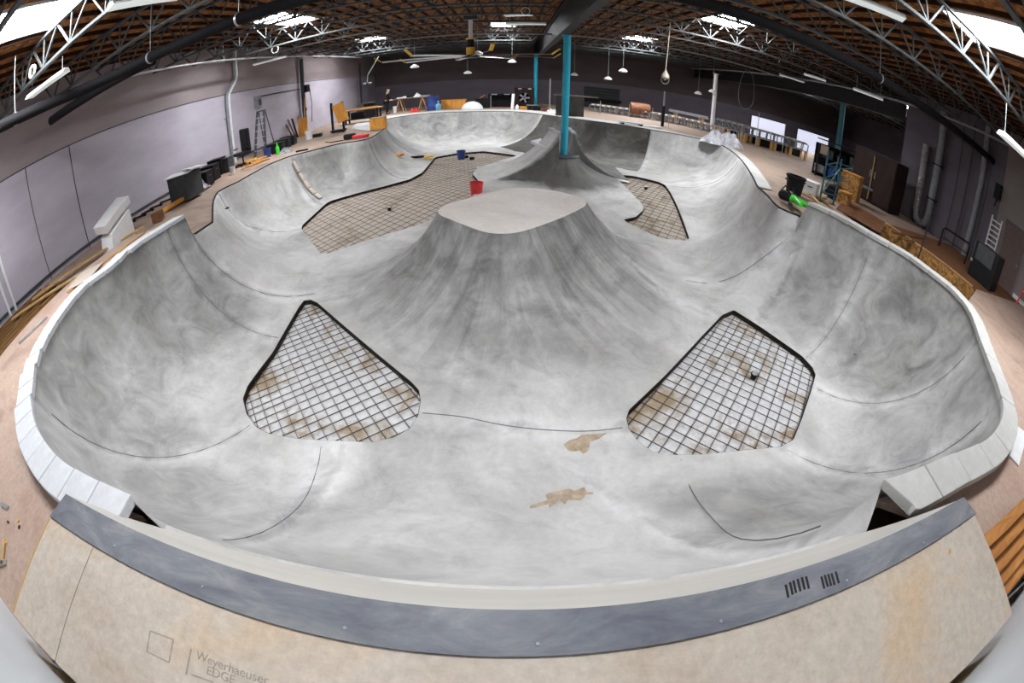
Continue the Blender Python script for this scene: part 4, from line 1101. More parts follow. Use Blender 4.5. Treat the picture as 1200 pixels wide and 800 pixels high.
body = [(W3(0, 0, 0.95), .15, .11), (W3(0.02, 0, 1.15), .14, .11), (W3(0.05, 0, 1.36), .17, .12), (W3(0.09, 0, 1.50), .06), (W3(0.14, 0, 1.60), .08, .10), (W3(0.16, 0, 1.70), .085, .10),
        (W3(0.0, .10, .90), .09), (W3(0.04, .11, .50), .065), (W3(-.01, .12, .09), .045), (W3(.13, .13, .045), .035),
        (W3(0.0, -.10, .90), .09), (W3(0.05, -.11, .50), .065), (W3(0.0, -.12, .09), .045), (W3(.14, -.13, .045), .035),
        (W3(0.06, .20, 1.40), .062), (W3(0.10, .24, 1.13), .045), (W3(0.32, .20, 1.02), .034), (W3(0.40, .19, 1.00), .035, .02),
        (W3(0.06, -.20, 1.40), .062), (W3(0.10, -.24, 1.13), .045), (W3(0.32, -.20, 1.02), .034), (W3(0.40, -.19, 1.00), .035, .02)]
ed = [(0, 1), (1, 2), (2, 3), (3, 4), (4, 5), (0, 6), (6, 7), (7, 8), (8, 9), (0, 10), (10, 11), (11, 12), (12, 13), (2, 14), (14, 15), (15, 16), (16, 17), (2, 18), (18, 19), (19, 20), (20, 21)]
for hi, s in ((17, 1), (21, -1)):
    hx, hy, hz = body[hi][0]
    for f in range(4):
        i = len(body); dy = (f - 1.5) * 0.019
        body.append(((hx + 0.05, hy + dy, hz + 0.004), .009)); body.append(((hx + 0.085 - 0.006 * abs(f - 1.5), hy + dy * 1.1, hz - 0.012), .008)); body.append(((hx + 0.10 - 0.008 * abs(f - 1.5), hy + dy * 1.1, hz - 0.035), .007))
        ed += [(hi, i), (i, i + 1), (i + 1, i + 2)]
    i = len(body); body.append(((hx - 0.01, hy - s * 0.035, hz), .011)); body.append(((hx + 0.03, hy - s * 0.058, hz - 0.01), .009)); ed += [(hi, i), (i, i + 1)]
i = len(body); body.append((W3(0.265, 0, 1.645), .014)); ed.append((4, i))
for s in (-1, 1):
    i = len(body); body.append((W3(0.14, s * 0.098, 1.645), .018)); ed.append((4, i))
skin('body', body, ed, M['skin'], t)
jk = [(W3(0, 0, 0.93), .175, .135), (W3(0.02, 0, 1.15), .165, .13), (W3(0.05, 0, 1.36), .19, .14), (W3(0.085, 0, 1.48), .085), (W3(0.06, .20, 1.41), .08), (W3(0.10, .24, 1.13), .062), (W3(0.30, .205, 1.03), .048), (W3(0.06, -.20, 1.41), .08), (W3(0.10, -.24, 1.13), .062), (W3(0.30, -.205, 1.03), .048)]
skin('jacket', jk, [(0, 1), (1, 2), (2, 3), (2, 4), (4, 5), (5, 6), (2, 7), (7, 8), (8, 9)], M['dark'], t)
tr = [(W3(0, 0, 0.96), .165, .13), (W3(0.0, .10, .88), .105), (W3(0.04, .11, .50), .082), (W3(-.01, .12, .08), .066), (W3(0.0, -.10, .88), .105), (W3(0.05, -.11, .50), .082), (W3(0.0, -.12, .08), .066)]
skin('trousers', tr, [(0, 1), (1, 2), (2, 3), (0, 4), (4, 5), (5, 6)], M['dark'], t)
for s in (1, -1): MB().box(W3(.06, s * .125, .045), (.27, .10, .09)).build('shoe', M['dark'], t, bevel=0.03)
m = MB(); cx_, cy_, cz_ = W3(0.155, 0, 1.70)
m.lathe((cx_, cy_, cz_), [(0.115, -0.01), (0.117, 0.03), (0.095, 0.085), (0.04, 0.115)], 16)
m.box((cx_ + 0.14, cy_, cz_ + 0.0), (0.1, 0.15, 0.012)); m.build('cap', M['midgrey'], t)
# long table with trestles
A, B = P(459, 132), P(500, 128)
ax, ay = A.x + 0.25, A.y + 0.6; bx, by = B.x + 0.3, A.y + 0.4
t = thing('work_table', 'long work table on trestles beside the standing person', 'table', ((ax + bx) / 2, (ay + by) / 2, DECK))
MB().beam((ax, ay, DECK + 0.98), (bx, by, DECK + 0.98), 0.9, 0.06).build('table_top', M['ply_deck'], t)
for f in (0.12, 0.8):
    cx_, cy_ = ax + (bx - ax) * f, ay + (by - ay) * f
    for sx in (-1, 1):
        for sy in (-1, 1): MB().beam((cx_ + sx * 0.3, cy_ + sy * 0.4, DECK), (cx_ + sx * 0.03, cy_ + sy * 0.3, DECK + 0.93), 0.06, 0.06).build('trestle_leg', M['lumber'], t)
    MB().beam((cx_, cy_ - 0.42, DECK + 0.9), (cx_, cy_ + 0.42, DECK + 0.9), 0.08, 0.1).build('trestle_beam', M['lumber'], t)
for k, (f, d, m_, l) in enumerate(((0.10, (0.4, 0.3, 0.06), 'white', 'white sheet at the left end of the work table'), (0.26, (0.35, 0.3, 0.1), 'white', 'white box on the work table'), (0.45, (0.7, 0.35, 0.16), 'dark', 'flat black case on the work table'), (0.86, (0.7, 0.3, 0.08), 'galv', 'shiny metal box at the right end of the work table'))):
    o = MB().box((ax + (bx - ax) * f, ay + (by - ay) * f, DECK + 1.01 + d[2] / 2), d, 0.2).build('box', M[m_], bevel=0.01); tag(o, l, 'box')
heap((ax + (bx - ax) * 0.62, ay + (by - ay) * 0.62, DECK + 1.01), 0.28, 0.26, M['white'], 'white crumpled bag on the work table', 'bag', 'bag', 8)
q = P(463, 132.5); bucket((q.x, q.y, DECK), 0.15, 0.5, M['white'], 'white bucket under the work table', True)
q = P(486, 131); heap((q.x, q.y, DECK), 0.4, 0.25, M['red'], 'red crumpled sheet under the work table', 'sheet', 'sheet', 9)
# back deck, left to right
q = P(506.5, 129.5); t = thing('drum', 'dark drum beside the pale blue jug', 'drum', (q.x, q.y + 0.4, DECK))
MB().lathe((q.x, q.y + 0.4, DECK), [(0.42, 0), (0.44, 0.02), (0.42, 0.3), (0.44, 0.33), (0.42, 0.36), (0.42, 0.95), (0.44, 0.98), (0.40, 1.0)], 20).build('shell', M['bluep'], t); MB().lathe((q.x + 0.15, q.y + 0.3, DECK + 1.0), [(0.06, 0), (0.06, 0.03)], 10).build('bung', M['grey'], t)
q = P(513.5, 128.8); t = thing('water_jug', 'pale blue water jug on the rear deck', 'jug', (q.x, q.y, DECK))
MB().lathe((q.x, q.y, DECK), [(0.2, 0), (0.23, 0.05), (0.23, 0.36), (0.08, 0.5), (0.07, 0.6)], 16).build('body', M['cyan'], t); MB().lathe((q.x, q.y, DECK + 0.6), [(0.075, 0), (0.075, 0.05)], 12).build('cap', M['white'], t)
A, B = P(517, 127.8), P(545, 126.8); c_ = (A + B) / 2
t = thing('plywood_crate', 'long low orange plywood crate on the rear deck', 'crate', (c_.x, c_.y + 0.4, DECK))
MB().box((c_.x, c_.y + 0.45, DECK + 0.30), (B.x - A.x, 0.7, 0.6)).build('body', M['orange'], t, bevel=0.01); MB().box((c_.x, c_.y + 0.45, DECK + 0.62), (B.x - A.x + 0.06, 0.76, 0.04)).build('lid', M['orange'], t)
q = P(553, 128); dome((q.x, q.y + 0.2, DECK), 0.72, 0.5, 0.52, 0.0, M['white'], 'white tarp mound right of the orange crate', 'tarp_mound', 'tarp')
q = P(565, 127); crate((q.x, q.y + 0.6, DECK), (0.9, 0.6, 0.65), 0, M['dark'], 'black crate behind the white tarp mound')
A = PY(560, 117, q.y + 0.6); B = PY(568, 111, q.y + 0.6); board(A, B, 0.15, 0.05, M['orange'], 'orange board resting slantwise on the black crate')
A, B = P(573, 126), P(600, 126); c_ = (A + B) / 2
t = thing('equipment_frame', 'wide black frame with bright top brackets on the rear deck', 'frame', (c_.x, c_.y + 0.4, DECK)); zt_ = ztop(c_, 586, 110.5)
w_ = B.x - A.x
for s in (-1, 1): MB().box((c_.x + s * w_ / 2, c_.y + 0.4, (DECK + zt_) / 2), (0.08, 0.5, zt_ - DECK)).build('side', M['dark'], t)
MB().box((c_.x, c_.y + 0.4, zt_), (w_ + 0.1, 0.5, 0.1)).build('top', M['dark'], t); MB().box((c_.x, c_.y + 0.62, (DECK + zt_) / 2), (w_, 0.04, zt_ - DECK)).build('back_panel', M['dark'], t)
for f in (-0.28, 0.28): MB().box((c_.x + f * w_, c_.y + 0.13, zt_), (w_ * 0.25, 0.05, 0.07)).build('bracket', M['galv'], t)
MB().box((c_.x - w_ * 0.42, c_.y + 0.12, (DECK + zt_) / 2 - 0.03), (0.05, 0.05, zt_ - DECK - 0.1)).build('edge_strip', M['galv'], t)
q = P(600, 128); zt_ = ztop(q, 602, 110); board((q.x, q.y, DECK), (q.x + 0.08, q.y + 0.1, zt_), 0.18, 0.1, M['white'], 'white board standing upright by the black frame', 'board', 'board')
A, B = P(602.5, 126.5), P(626, 127.5); c_ = (A + B) / 2; zt_ = ztop(c_, 613, 103)
t = thing('vent_cabinet', 'dark brown cabinet with a round fan opening on the rear deck', 'cabinet', (c_.x, c_.y + 0.5, DECK)); w_ = B.x - A.x
MB().box((c_.x, c_.y + 0.5, (DECK + zt_) / 2), (w_, 0.8, zt_ - DECK)).build('body', M['brown'], t, bevel=0.02)
Rx = Matrix.Rotation(PI / 2, 3, 'X')
MB().lathe((c_.x, c_.y + 0.10, DECK + (zt_ - DECK) * 0.52), [(0.42, -0.02), (0.45, 0.03), (0.36, 0.04), (0.34, 0.0)], 24, Rx).build('fan_ring', M['dark'], t)
for k in range(5):
    a = 2 * PI * k / 5; MB().box((c_.x + 0.2 * math.cos(a), c_.y + 0.08, DECK + (zt_ - DECK) * 0.52 + 0.2 * math.sin(a)), (0.3, 0.02, 0.11), rot=Matrix.Rotation(-a, 3, 'Y')).build('fan_blade', M['midgrey'], t)
for f in (-0.22, 0.27): MB().box((c_.x + f * w_, c_.y + 0.09, zt_ - 0.06), (0.22, 0.04, 0.05)).build('badge', M['white'], t)
q = P(606, 128.5); o = MB().lathe((q.x, q.y - 0.1, DECK), [(0.11, 0), (0.12, 0.02), (0.12, 0.22), (0.05, 0.3), (0.05, 0.34)], 14).build('jug', M['white']); tag(o, 'white jug in front of the dark cabinet', 'jug')
for k, (px, py, d, m_, l) in enumerate(((617, 128.5, (0.8, .4, .18), 'orange', 'orange case'), (624, 128.8, (0.7, .4, .30), 'dark', 'black case with pale lid'), (632, 129.5, (0.9, .4, .22), 'dark', 'low black case'), (639, 130.8, (0.5, .4, .2), 'redwood', 'red brown box'))):
    q = P(px, py); crate((q.x, q.y + 0.1, DECK), d, 0.1, M[m_], l + ' in the clutter by the far blue column', 'case', 'case', M['midgrey'] if 'lid' in l else None)
for k, (px, py) in enumerate(((644, 131), (649, 132.5))):
    q = P(px, py); heap((q.x, q.y, DECK), 0.25, 0.22, M['white'], '%s white crumpled wrapper left of the grey board' % ORD[k], 'wrapper', 'wrapper', 20 + k)
q = P(644, 129); pole((q.x, q.y, DECK), (q.x, q.y, ztop(q, 644.5, 92)), 0.04, M['galv'], 'thin steel pole left of the grey board')
A, B = P(652, 136.5), P(684, 137.5); c_ = (A + B) / 2; zt_ = ztop(c_, 668, 112.5)
t = thing('concrete_board', 'large stained grey board standing behind the blue column', 'board', (c_.x, c_.y + 0.3, DECK))
MB().box((c_.x, c_.y + 0.3, (DECK + zt_) / 2), (B.x - A.x, 0.08, zt_ - DECK)).build('sheet', M['conc_damp'], t); MB().box((c_.x + 0.3, c_.y + 0.26, zt_ + 0.02), (B.x - A.x + 0.9, 0.08, 0.06)).build('top_rail', M['ply_deck'], t)
q = PY(684, 116, YB - 0.1); r_ = PY(725, 130, YB - 0.1)
t = thing('door_1', 'dark roller door in the back wall', 'door', ((q.x + r_.x) / 2, YB - 0.1, DECK)); t['kind'] = 'structure'
m = MB()
for k in range(12): m.box(((q.x + r_.x) / 2, YB - 0.06, 1.0 + k * 0.26), (r_.x - q.x, 0.06, 0.24))
m.build('shutter', M['grey'], t)
MB().box(((q.x + r_.x) / 2, YB - 0.12, q.z), (r_.x - q.x + 0.3, 0.2, 0.3)).build('shutter_box', M['dark'], t)
A, B = P(729, 146.5), P(756, 149.5)
t = thing('scaffold_plank', 'flat silver scaffold plank beside the rear rim', 'plank', ((A.x + B.x) / 2, (A.y + B.y) / 2 + 0.4, DECK))
MB().beam((A.x, A.y + 0.5, DECK + 0.14), (B.x, B.y + 0.5, DECK + 0.14), 0.5, 0.06).build('deck', M['galv'], t)
for f in (0.1, 0.9): MB().box((A.x + (B.x - A.x) * f, A.y + (B.y - A.y) * f + 0.5, DECK + 0.055), (0.1, 0.5, 0.11)).build('foot', M['dark'], t)
A, B = P(753, 149), P(776, 151.5); board((A.x, A.y + 0.45, DECK + 0.05), (B.x, B.y + 0.45, DECK + 0.05), 0.45, 0.06, M['white'], 'flat white plank right of the silver scaffold plank')
q = P(749, 138); zt_ = ztop(q, 749, 127.5); Ry = Matrix.Rotation(PI / 2, 3, 'Y')
o = MB().lathe((q.x - 0.65, q.y, DECK + 0.62), [(0.38, 0), (0.40, 0.03), (0.40, 1.25), (0.38, 1.28)], 20, Ry).build('rusty_barrel', M['rust']); tag(o, 'rusty brown barrel lying on the stud frame', 'barrel')
q = P(776, 148); t = thing('pole', 'tall black post with pale top on the rear rim', 'post', (q.x, q.y, DECK)); zt_ = ztop(q, 778.5, 107); zm_ = ztop(q, 777, 124)
MB().lathe((q.x, q.y, DECK), [(0.09, 0), (0.085, zm_ - DECK)], 12).build('lower_tube', M['dark'], t); MB().lathe((q.x, q.y, zm_), [(0.05, 0), (0.05, zt_ - zm_)], 10).build('upper_tube', M['galv'], t)
M['stud'] = plain('stud_steel', (0.26, 0.29, 0.31), 0.4, 0.5)
# steel stud frames round the right rear deck
route = [(690, 131.5), (722, 136), (760, 141.5), (800, 149), (836, 158), (870, 168), (905, 178), (945, 190)]
pts = [P(x, y - 1.5) for x, y in route]
side = ['rearmost', 'second', 'third', 'fourth', 'fifth', 'sixth', 'nearest']
for k in range(len(pts) - 1):
    a, b = pts[k], pts[k + 1]; d = (b - a).normalized(); nrm_ = Vector((-d.y, d.x, 0))
    if nrm_.y < 0: nrm_ = -nrm_
    a = a + d * 0.03; b = b - d * 0.03; up_ = 0.0 if k < 4 else 0.5
    deck0 = a.z
    a.z += up_; b.z += up_
    t = thing('stud_frame', '%s low galvanised stud frame along the right rear deck' % side[k], 'stud frame', ((a + b) / 2), 'stud frames of the right rear deck')
    for w_ in (0.0, 1.1):
        MB().beam(a + nrm_ * w_ + Vector((0, 0, 0.03)), b + nrm_ * w_ + Vector((0, 0, 0.03)), 0.1, 0.05).build('bottom_track', M['stud'], t)
        MB().beam(a + nrm_ * w_ + Vector((0, 0, 0.45)), b + nrm_ * w_ + Vector((0, 0, 0.45)), 0.1, 0.05).build('top_track', M['stud'], t)
    L_ = (b - a).length; n_ = max(3, int(L_ / 0.4))
    if up_:
        for f in (0.04, 0.5, 0.96):
            for w_ in (0.0, 1.1):
                p = a + d * L_ * f + nrm_ * w_; MB().beam((p.x, p.y, deck0), (p.x, p.y, deck0 + up_), 0.14, 0.14).build('post', M['lumber'], t)
        MB().beam(a + nrm_ * 1.1 - Vector((0, 0, up_ / 2)), b + nrm_ * 1.1 - Vector((0, 0, up_ / 2)), 0.03, up_).build('shade_sheet', M['form'], t)  # black sheet stands in for the shade under the raised frame
    for w_ in (0.0, 1.1):
        m = MB()
        for i in range(n_ + 1):
            p = a + d * (L_ * i / n_) + nrm_ * w_; m.beam(p + Vector((0, 0, 0.05)), p + Vector((0, 0, 0.43)), 0.06, 0.04)
            if i < n_: m.beam(p + Vector((0, 0, 0.43)), p + d * (L_ / n_) + Vector((0, 0, 0.05)), 0.02, 0.02)
        m.build('studs', M['stud'], t)
    m = MB(); m.beam(a + nrm_ * 0.62 + Vector((0, 0, 0.50)), b + nrm_ * 0.62 + Vector((0, 0, 0.50)), 0.9, 0.04); m.build('plywood_top', M['ply_deck'], t)
    for i in range(n_):
        p = a + d * (L_ * (i + 0.5) / n_); MB().beam(p + Vector((0, 0, 0.5)), p + nrm_ * 0.25 + Vector((0, 0, 0.5)), 0.12, 0.09).build('clip', M['stud'] if k > 3 else M['white'], t)
rods = [((703, 134), (704, 118)), ((737, 138), (737, 122)), ((764, 142), (764, 126)), ((783, 149), (784, 133)), ((792, 146), (793, 131)), ((818, 150), (820, 137)), ((845, 158), (846.5, 141)), ((868, 166), (871, 145)), ((885, 172), (889, 132)), ((864, 172), (865, 156)), ((916, 180), (921, 145))]
for k, (a, b) in enumerate(rods):
    A = P(*a); pole(A, (A.x, A.y, ztop(A, *b)), 0.022, M['galv'], '%s upright steel rod from the left above the stud frames' % ORD[k], 'steel_rod', 'rod', 'upright rods in the stud frames', 6)
A, B = P(795, 143), P(842, 154)
t = thing('metal_stack', 'stack of silver steel studs beside the white column', 'stack of studs', ((A.x + B.x) / 2, (A.y + B.y) / 2 + 1.8, DECK))
for k in range(4): MB().beam((A.x, A.y + 1.8 + 0.1 * k, DECK + 0.62 + 0.07 * (k % 3)), (B.x, B.y + 1.8 + 0.1 * k, DECK + 0.62 + 0.07 * (k % 3)), 0.3, 0.06).build('stud', M['galv'], t)
for f in (0.15, 0.85): MB().box((A.x + (B.x - A.x) * f, A.y + (B.y - A.y) * f + 1.9, DECK + 0.29), (0.15, 0.6, 0.58)).build('bearer', M['lumber'], t)
for k, (px, py, r_) in enumerate(((840, 169, 0.55), (858, 172, 0.6))):
    q = P(px, py); heap((q.x, q.y + 0.3, DECK), r_, 0.6, M['glassy'], ['left', 'right'][k] + ' of two heaps of crumpled grey sheeting near the rear rim', 'sheeting', 'sheeting', 30 + k, sx=1.3)
# window openings of the far right back wall
for k, (a, b) in enumerate((((881, 135), (917, 172)), ((935, 150.5), (967, 187)))):
    A, B = PY(a[0], a[1], YB - 0.05), PY(b[0], b[1], YB - 0.05); zz = (0.6, A.z)
    t = thing('window_%d' % (k + 1), ['bright daylit panel door, the left of two in the back wall', 'bright daylit panel door, the right of two in the back wall'][k], 'door', ((A.x + B.x) / 2, YB - 0.05, zz[0])); t['kind'] = 'structure'
    for j in range(3):
        z0, z1 = zz[0] + (zz[1] - zz[0]) * j / 3, zz[0] + (zz[1] - zz[0]) * (j + 1) / 3
        MB().box(((A.x + B.x) / 2, YB - 0.05, (z0 + z1) / 2), (B.x - A.x, 0.06, z1 - z0 - 0.02)).build('pane', M['day'], t)
    f = MB(); f.box((A.x - 0.05, YB - 0.06, (zz[0] + zz[1]) / 2), (0.1, 0.1, zz[1] - zz[0])); f.box((B.x + 0.05, YB - 0.06, (zz[0] + zz[1]) / 2), (0.1, 0.1, zz[1] - zz[0])); f.box(((A.x + B.x) / 2, YB - 0.06, zz[1] + 0.05), (B.x - A.x + 0.2, 0.1, 0.1)); f.build('frame', M['wall_dark'], t)

# ------------------------------------------------------------------ right side
q = P(935, 230); t = thing('rubbish_bin', 'tall black rubbish bin on the right deck', 'bin', (q.x, q.y + 0.2, DECK)); zt_ = ztop(q, 936, 208)
MB().lathe((q.x, q.y + 0.25, DECK), [(0.24, 0), (0.29, zt_ - DECK - 0.06), (0.32, zt_ - DECK - 0.06), (0.32, zt_ - DECK), (0.27, zt_ - DECK), (0.22, 0.05)], 20).build('body', M['dark'], t)
for s in (-1, 1): MB().box((q.x + s * 0.32, q.y + 0.25, zt_ - 0.15), (0.05, 0.14, 0.05)).build('handle', M['grey'], t)
for k, (a, b, l) in enumerate((((913, 232), (922, 236), 'left'), ((925, 234), (935, 244), 'right'))):
    A, B = P(*a), P(*b); d = (B - A).normalized()
    t = thing('leaf_blower', 'bright green and black blower, the %s of two on the right deck' % l, 'blower', A)
    Rr = Matrix.Rotation(math.atan2(d.y, d.x), 3, 'Z') @ Matrix.Rotation(PI / 2, 3, 'Y')
    MB().lathe(A + Vector((0, 0, 0.13)), [(0.10, 0), (0.14, 0.06), (0.13, 0.28), (0.09, 0.36)], 14, Rr).build('motor', M['dark'], t)
    MB().lathe(A + Vector((0, 0, 0.13)) + d * 0.36, [(0.10, 0), (0.09, 0.2), (0.055, 0.6)], 14, Rr).build('nozzle', M['green'], t)
    MB().tube([A + Vector((0, 0, 0.24)) + d * 0.02, A + Vector((0, 0, 0.38)) + d * 0.12, A + Vector((0, 0, 0.26)) + d * 0.30], 0.02, 6).build('handle', M['dark'], t)
q = P(947, 229); crate((q.x + 0.15, q.y + 0.1, DECK), (0.5, 0.45, 0.42), 0.7, M['white'], 'white plastic tub behind the black rubbish bin', 'tub', 'tub')
for k, (a, b) in enumerate((((938, 225), (958, 236)), ((946, 224), (962, 240)), ((955, 228), (975, 243)), ((960, 232), (968, 229)))):
    A, B = P(a[0], a[1], DECK + 0.03 + 0.04 * (k % 2)), P(b[0], b[1], DECK + 0.03 + 0.04 * (k % 2)); board(A, B, 0.1, 0.04, M['lumber'], '%s loose batten between bin and scaffold on the right deck' % ORD[k], 'batten', 'batten', 'loose battens on the right deck')
A = P(962, 240); B = P(978, 248)
t = thing('scaffold', 'dark green scaffold frames standing on the right deck', 'scaffold', ((A.x + B.x) / 2, (A.y + B.y) / 2, DECK))
base = [(963, 238), (975, 245), (1000, 250)]
fr = [P(960, 236), P(976, 240), P(975, 226), P(992, 233)]
for i, p in enumerate(fr):
    MB().tube([p, (p.x, p.y, ztop(fr[0], 968, 176) - 0.1 * i)], 0.03, 7).build('standard', M['teal'], t)
zt_ = ztop(fr[0], 968, 176)
for zf in (0.25, 0.6, 0.95):
    for i, j in ((0, 1), (2, 3), (0, 2), (1, 3)):
        z_ = DECK + (zt_ - DECK - 0.35) * zf; MB().tube([(fr[i].x, fr[i].y, z_), (fr[j].x, fr[j].y, z_)], 0.02, 6).build('ledger', M['teal'], t)
for i, j in ((0, 1), (2, 3), (0, 2)): MB().tube([(fr[i].x, fr[i].y, DECK + 0.2), (fr[j].x, fr[j].y, zt_ - 0.4)], 0.016, 6).build('brace', M['teal'], t)
for i in range(4): MB().box((fr[i].x, fr[i].y, DECK + 0.01), (0.12, 0.12, 0.02)).build('foot_plate', M['dark'], t)
for k, (px, py, d, m_, l) in enumerate(((970, 231, (0.7, .5, .4), 'dark', 'black toolbox under the scaffold'), (980, 236, (0.55, .4, .35), 'midgrey', 'grey case under the scaffold'), (984, 222, (0.9, .5, .5), 'grey', 'dark chest behind the scaffold'))):
    q = P(px, py); crate((q.x + 0.3, q.y, DECK), d, 0.4, M[m_], l, 'case', 'case')
# shelving and brown cabinets
A, B = P(955, 205), P(1002, 222); d = (B - A); d.z = 0; L_ = d.length; d.normalize(); nb = Vector((-d.y, d.x, 0)); nb = nb if nb.y > 0 else -nb
zt_ = ztop(A, 962, 168)
t = thing('shelving', 'black open shelving loaded with dark boxes behind the scaffold', 'shelving', (A + B) / 2)
for f in (0, 0.5, 1):
    for w_ in (0.0, 0.6):
        p = A + d * L_ * f + nb * w_; MB().beam(p, (p.x, p.y, zt_), 0.06, 0.06).build('upright', M['dark'], t)
for z_ in (DECK + 0.15, DECK + 0.9, DECK + 1.7): MB().beam(A + nb * 0.3 + Vector((0, 0, z_ - DECK)), B + nb * 0.3 + Vector((0, 0, z_ - DECK)), 0.62, 0.05).build('shelf', M['dark'], t)
MB().beam(A + nb * 0.62 + Vector((0, 0, (zt_ - DECK) / 2)), B + nb * 0.62 + Vector((0, 0, (zt_ - DECK) / 2)), 0.03, zt_ - DECK).build('back_panel', M['dark'], t)
for k in range(6):
    p = A + d * L_ * (0.1 + 0.16 * k) + nb * 0.3; z_ = (DECK + 0.925) if k % 2 else DECK + 0.175
    crate((p.x, p.y, z_), (0.4, 0.4, 0.3 + 0.05 * (k % 3)), math.atan2(d.y, d.x), M[['midgrey', 'grey', 'bluep', 'dark', 'white', 'grey'][k]], '%s storage box from the left on the black shelving' % ORD[k], 'storage_box', 'box', group='boxes on the black shelving')
p = A + d * L_ * 0.12 + nb * 0.02; zb_ = ztop(A, 972, 178); o = MB().box((p.x, p.y, zb_), (0.4, 0.04, 0.42), math.atan2(d.y, d.x)).build('notice', M['ply_deck']); tag(o, 'small tan board on top of the black shelving', 'board')
A, B = P(993, 224), P(1040, 250); d = (B - A); d.z = 0; L_ = d.length; d.normalize(); nb = Vector((-d.y, d.x, 0)); nb = nb if nb.y > 0 else -nb
zt_ = ztop(A, 998, 167)
t = thing('tool_cabinet', 'tall dark brown double cabinet beyond the right wall corner', 'cabinet', (A + B) / 2)
ang_ = math.atan2(d.y, d.x); c_ = (A + B) / 2 + nb * 0.55
MB().box((c_.x, c_.y, (DECK + zt_) / 2), (L_, 1.0, zt_ - DECK), ang_).build('body', M['brown'], t, bevel=0.01)
for s in (-1, 1):
    p = (A + B) / 2 + d * s * L_ * 0.25 + nb * 0.03
    dr = MB().box((p.x, p.y, (DECK + zt_) / 2), (L_ * 0.47, 0.04, zt_ - DECK - 0.15), ang_).build('door', M['brown'], t)
    p2 = (A + B) / 2 + d * s * 0.12; MB().beam((p2.x, p2.y, DECK + 1.0), (p2.x, p2.y, DECK + 1.3), 0.03, 0.03).build('handle', M['steel'], t)
p = (A + B) / 2 - d * 0.02 - nb * 0.01; MB().beam((p.x, p.y, DECK + 0.1), (p.x, p.y, zt_ - 0.1), 0.05, 0.03).build('centre_strip', M['lumber'], t)
for k, (px, py, d3, l) in enumerate(((994, 235, (0.55, 0.75, 0.95), 'tall osb crate at the near end of the dark shelving'), (986, 240, (0.5, 0.5, 0.4), 'small osb crate in front of the tall osb crate'))):
    q = P(px, py); t = thing('osb_crate', l, 'crate', (q.x + 0.3, q.y + 0.3, DECK)); MB().box((q.x + 0.3, q.y + 0.3, DECK + d3[2] / 2), d3, 0.5).build('body', M['osb'], t, bevel=0.006); MB().box((q.x + 0.3, q.y + 0.3, DECK + d3[2] + 0.012), (d3[0] + 0.02, d3[1] + 0.02, 0.024), 0.5).build('lid', M['orange'], t)
A = PX(1000, 213, 12.6); B = PX(1040, 232, 14.2); pole((A.x, A.y, A.z), (B.x, B.y, B.z), 0.06, M['midgrey'], 'grey pipe lying across in front of the brown cabinet', 'pipe', 'pipe')
q = [P(990, 234), P(1039, 262), P(1031, 274), P(980, 245)]; o = MB().prism([(p.x, p.y) for p in q], DECK + 0.002, DECK + 0.03).build('plywood_sheet', M['redwood']); tag(o, 'brown plywood sheet on the deck before the brown cabinet', 'plywood')
# trench timbers
A, B = P(1046, 272, CURB - 0.1), P(1082, 279, DECK + 0.12); board(A, B, 0.12, 0.06, M['redwood'], 'dark timber bridging the trench at its rear end', 'timber', 'timber')
A, B = P(1060, 281, CURB - 0.1), P(1075, 283, DECK + 0.12); board(A, B, 0.1, 0.05, M['redwood'], 'short dark timber bridging the trench', 'timber', 'timber')
A = P(1076, 302, 2.45); B = PX(1090, 255, A.x * 1.08); pole(A, B, 0.02, M['dark'], 'thin black rod leaning over the trench')
q = P(1104, 323, 2.05); o = MB().box((q.x, q.y, 2.0), (0.3, 0.25, 0.4), 0.4).build('osb_offcut', M['orange']); tag(o, 'orange offcut standing in the trench', 'offcut')
A, B = P(1037, 261.5, DECK + 0.1), P(1139, 336, DECK + 0.1); board(A + Vector((0.03, 0, 0.02)), B + Vector((0.03, 0, 0.02)), 0.06, 0.04, M['lumber'], 'pale batten along the top of the osb fascia', 'batten', 'batten')
# right wall: ducts, pipes, machine, rack, door, ladder
A = PX(1103, 148, XR - 0.35); B = PX(1081, 266, XR - 0.35)
t = thing('exhaust_duct', 'grey u-shaped duct hanging down the right wall', 'duct', (XR - 0.3, 10.9, DECK + 0.1))
MB().tube([(XR - 0.3, 10.6, 7.2), (XR - 0.3, 10.6, 2.8), (XR - 0.3, 10.7, 2.52), (XR - 0.3, 10.95, 2.45), (XR - 0.3, 11.2, 2.55), (XR - 0.3, 11.3, 2.85)], 0.16, 12).build('smooth_pipe', M['midgrey'], t)
m = MB(); zz = np.linspace(2.85, 5.6, 60); m.tube([(XR - 0.3, 11.3 + 0.12 * (z_ - 2.85) / 2.75, z_) for z_ in zz], [0.15 + (0.018 if i % 2 else 0) for i in range(60)], 12); m.build('flexible_hose', M['galv'], t)
for z_ in (3.6, 5.0): MB().box((XR - 0.25, 10.6, z_), (0.42, 0.38, 0.05)).build('strap', M['dark'], t)
for k, (y, r_, h_) in enumerate(((9.55, 0.03, 7.0), (9.0, 0.045, 7.2), (8.35, 0.12, 7.4), (8.0, 0.04, 7.0))):
    pole((XR - 0.14, y, DECK + 0.1), (XR - 0.14, y, h_), r_, M['grey'] if k != 2 else M['midgrey'], '%s dark vertical pipe on the right wall from the grey duct' % ORD[k], 'wall_pipe', 'pipe', 'vertical pipes on the right wall')
A, B = P(1100, 288, DECK + 0.1), P(1130, 309, DECK + 0.1)
t = thing('guard_rail', 'low black tube guard rail by the right wall', 'rail', (A + B) / 2)
